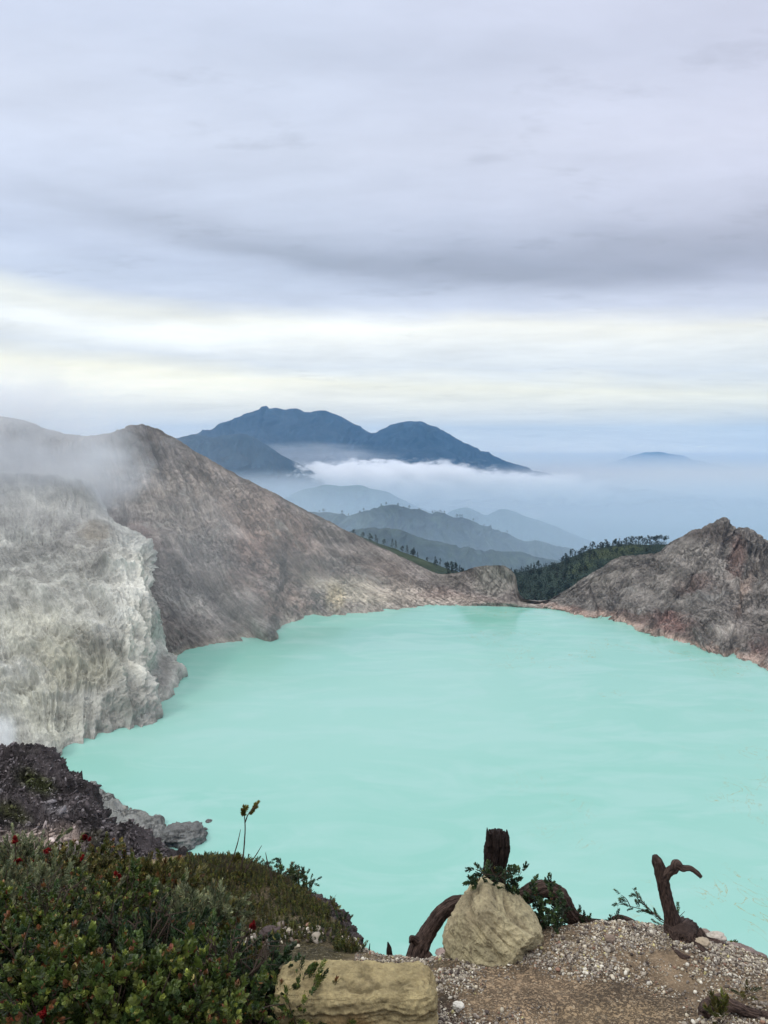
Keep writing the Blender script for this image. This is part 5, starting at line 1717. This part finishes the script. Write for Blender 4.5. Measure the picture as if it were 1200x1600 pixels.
for k, (pts, st, lb, sc_) in enumerate([
        ([(918, 1446, 2.7), (910, 1434, 2.7), (905, 1424, 2.7)], (SP_LONG, PAL_DARK), 'tiny dark sprig on the skyline just right of the stump bush', .55),
        ([(957, 1444, 2.7), (957, 1434, 2.7), (956, 1428, 2.7)], (SP_LONG, PAL_DARK), 'tiny sprig poking up midway along the low root', .45),
        ([(1140, 1495, 2.5), (1143, 1484, 2.5), (1146, 1474, 2.5)], (SP_ROSE, PAL_GREEN), 'young yellow green shoot beside the tilted slab', .7),
        ([(1199, 1530, 2.3), (1196, 1520, 2.3), (1198, 1512, 2.3)], (SP_ROSE, PAL_HEATH), 'yellowish tuft at the right edge of the gravel', .8),
        ([(1143, 1532, 2.25), (1142, 1526, 2.25), (1144, 1520, 2.25)], (SP_FLOWER, PAL_RED), 'small red seedling on the gravel above the looping root', .9),
        ([(1165, 1560, 2.1), (1168, 1552, 2.1), (1164, 1546, 2.1)], (SP_HEATH, PAL_HEATH), 'small moss tuft on the gravel by the looping root', .9),
        ([(1128, 1600, 1.95), (1130, 1590, 1.95), (1126, 1580, 1.95)], (SP_LONG, PAL_HEATH), 'pale grass tuft growing inside the loop of the root', .8)]):
    sprig('seedling', [PP(pts), PP([pts[0], (pts[0][0] + 6, pts[1][1], pts[1][2])]), PP([pts[0], (pts[0][0] - 6, pts[1][1] + 2, pts[1][2] - .02)])], st, lb, 'seedling', None, 50 + k, .3, .014, sc_, stem_r=.0015)
print('plants', flush=True)


# ------------------------------------------------------------------ air
def box(name, lo, hi, mat, label):
    lo, hi = np.array(lo, float), np.array(hi, float)
    q = np.array([[x, y, z] for x in (0, 1) for y in (0, 1) for z in (0, 1)])
    V = lo + q * (hi - lo)
    Q = np.array([[0, 1, 3, 2], [4, 6, 7, 5], [0, 4, 5, 1], [2, 3, 7, 6], [0, 2, 6, 4], [1, 5, 7, 3]])
    return tag(build(name, V, Q, mat, smooth_shade=False), label, name, None, 'stuff')


box('haze', (-42000, -42000, -1400), (42000, 42000, 1120), vol_mat('haze_air', 2.3e-5, (0.28, 0.60, 1.0)), 'thin blue haze filling the air out to the horizon')
m_, t_ = mat_new('mist_air')
sx_ = t_.n('ShaderNodeSeparateXYZ', i_0=t_.n('ShaderNodeTexCoord').outputs['Object'])
zc, yc = sx_.outputs['Z'], sx_.outputs['Y']
far_ = t_.maprange(yc, 7000.0, 11000.0, 0, 1)
top_ = t_.math('ADD', -150.0, t_.math('MULTIPLY', far_, -150.0))
top_ = t_.math('ADD', top_, t_.maprange(yc, 20000.0, 32000.0, 0, 230))
dn_ = t_.math('MULTIPLY', t_.maprange(t_.math('SUBTRACT', top_, zc), 0.0, 330.0, 0, 1, True), t_.math('ADD', 3.0e-4, t_.math('MULTIPLY', far_, 0.3e-4)))
dn_ = t_.math('MULTIPLY', dn_, t_.maprange(yc, 18000.0, 30000.0, 1.0, 0.35))
pv = t_.n('ShaderNodeVolumePrincipled'); pv.inputs['Color'].default_value = (1.0, 0.985, 0.96, 1)
t_.put(pv.inputs['Density'], dn_); t_.put(pv.inputs['Color'], t_.mix(far_, (0.70, 0.86, 1.0), (1.0, 0.985, 0.96)))
t_.n('ShaderNodeOutputMaterial', i_1=pv.outputs[0])
box('mist', (-40000, 1760, -1350), (40000, 41000, 40), m_, 'pale mist lying over the lowland behind the crater')


def cloud(name, loc, scale, density, color, nscale, thr, label, kind_name, soft=1.0, flat=1.0, step=None, seed=0.0, detail=5):
    """soft billowing volume inside an ellipsoid"""
    m, t = mat_new(name + '_vapour')
    co = t.n('ShaderNodeTexCoord').outputs['Object']
    ln = t.n('ShaderNodeVectorMath', operation='LENGTH'); t.put(ln.inputs[0], co)
    fall = t.maprange(ln.outputs['Value'], 1.0, 1.0 - soft, 0, 1, True)
    nz = t.noise(t.vadd(t.vmul(co, nscale), (seed, seed, seed)), 1.0, detail, 0.6)
    dn = t.math('SUBTRACT', t.math('ADD', t.math('MULTIPLY', fall, 0.55), nz), thr)
    dn = t.math('MULTIPLY', t.maprange(dn, 0.0, 0.25, 0, 1), t.maprange(fall, 0, .15))
    dn = t.math('MULTIPLY', dn, density)
    p = t.n('ShaderNodeVolumePrincipled')
    t.put(p.inputs['Color'], color); t.put(p.inputs['Density'], dn)
    t.n('ShaderNodeOutputMaterial', i_1=p.outputs[0])
    o = build(kind_name, IV, None, m, T=IT)
    o.location = loc; o.scale = scale
    return tag(o, label, 'cloud' if kind_name == 'cloud' else 'smoke', None, 'stuff')


c1 = P(595, 757, 12500)
cloud('bank', tuple(c1), (2900, 1300, 520), 0.03, (1, 1, 1.0), (10, 5, 4.5), .63, 'long white cloud bank lying in front of the volcano', 'cloud', .9, detail=7)
c1 = P(790, 768, 12900)
cloud('bank2', tuple(c1), (2500, 1200, 440), 0.012, (1, 1, 1.0), (8, 5, 4.0), .66, 'thinner tail of white cloud at the foot of the right hand summit', 'cloud', .9, seed=4, detail=7)
c1 = P(470, 716, 14500)
cloud('veil', tuple(c1), (2600, 1400, 380), 0.0004, (1, 1, 1.0), (2, 2, 2), .55, 'soft veil of mist between the lower hill and the volcano', 'cloud', 1.0, seed=6, detail=3)
c1 = P(25, 748, 790)
cloud('fume', tuple(c1), (290, 85, 200), 0.030, (.95, .96, .98), (2.6, 1.8, 3.2), .74, 'grey veil of volcanic fumes drifting across the left crater wall', 'smoke', 1.0, seed=9)
c1 = P(230, 850, 700)
cloud('fume3', tuple(c1), (340, 60, 175), 0.0022, (.97, .96, .95), (1.8, 1.6, 2.0), .55, 'very thin steam hanging in front of the left crater wall', 'smoke', 1.0, seed=21, detail=3)
c1 = P(-10, 1165, 385)
cloud('fume2', tuple(c1), (22, 18, 24), 0.09, (.97, .97, .97), (2, 2, 2), .70, 'dense white puff of steam above the dark crag', 'smoke', 1.0, seed=13)
c1 = P(836, 806, 7000)
cloud('puff', tuple(c1), (110, 110, 90), 0.006, (.98, .98, 1), (2.2, 2.2, 2.2), .78, 'small white smoke puff in the misty valley', 'smoke', 1.0, seed=17)
print('done', flush=True)
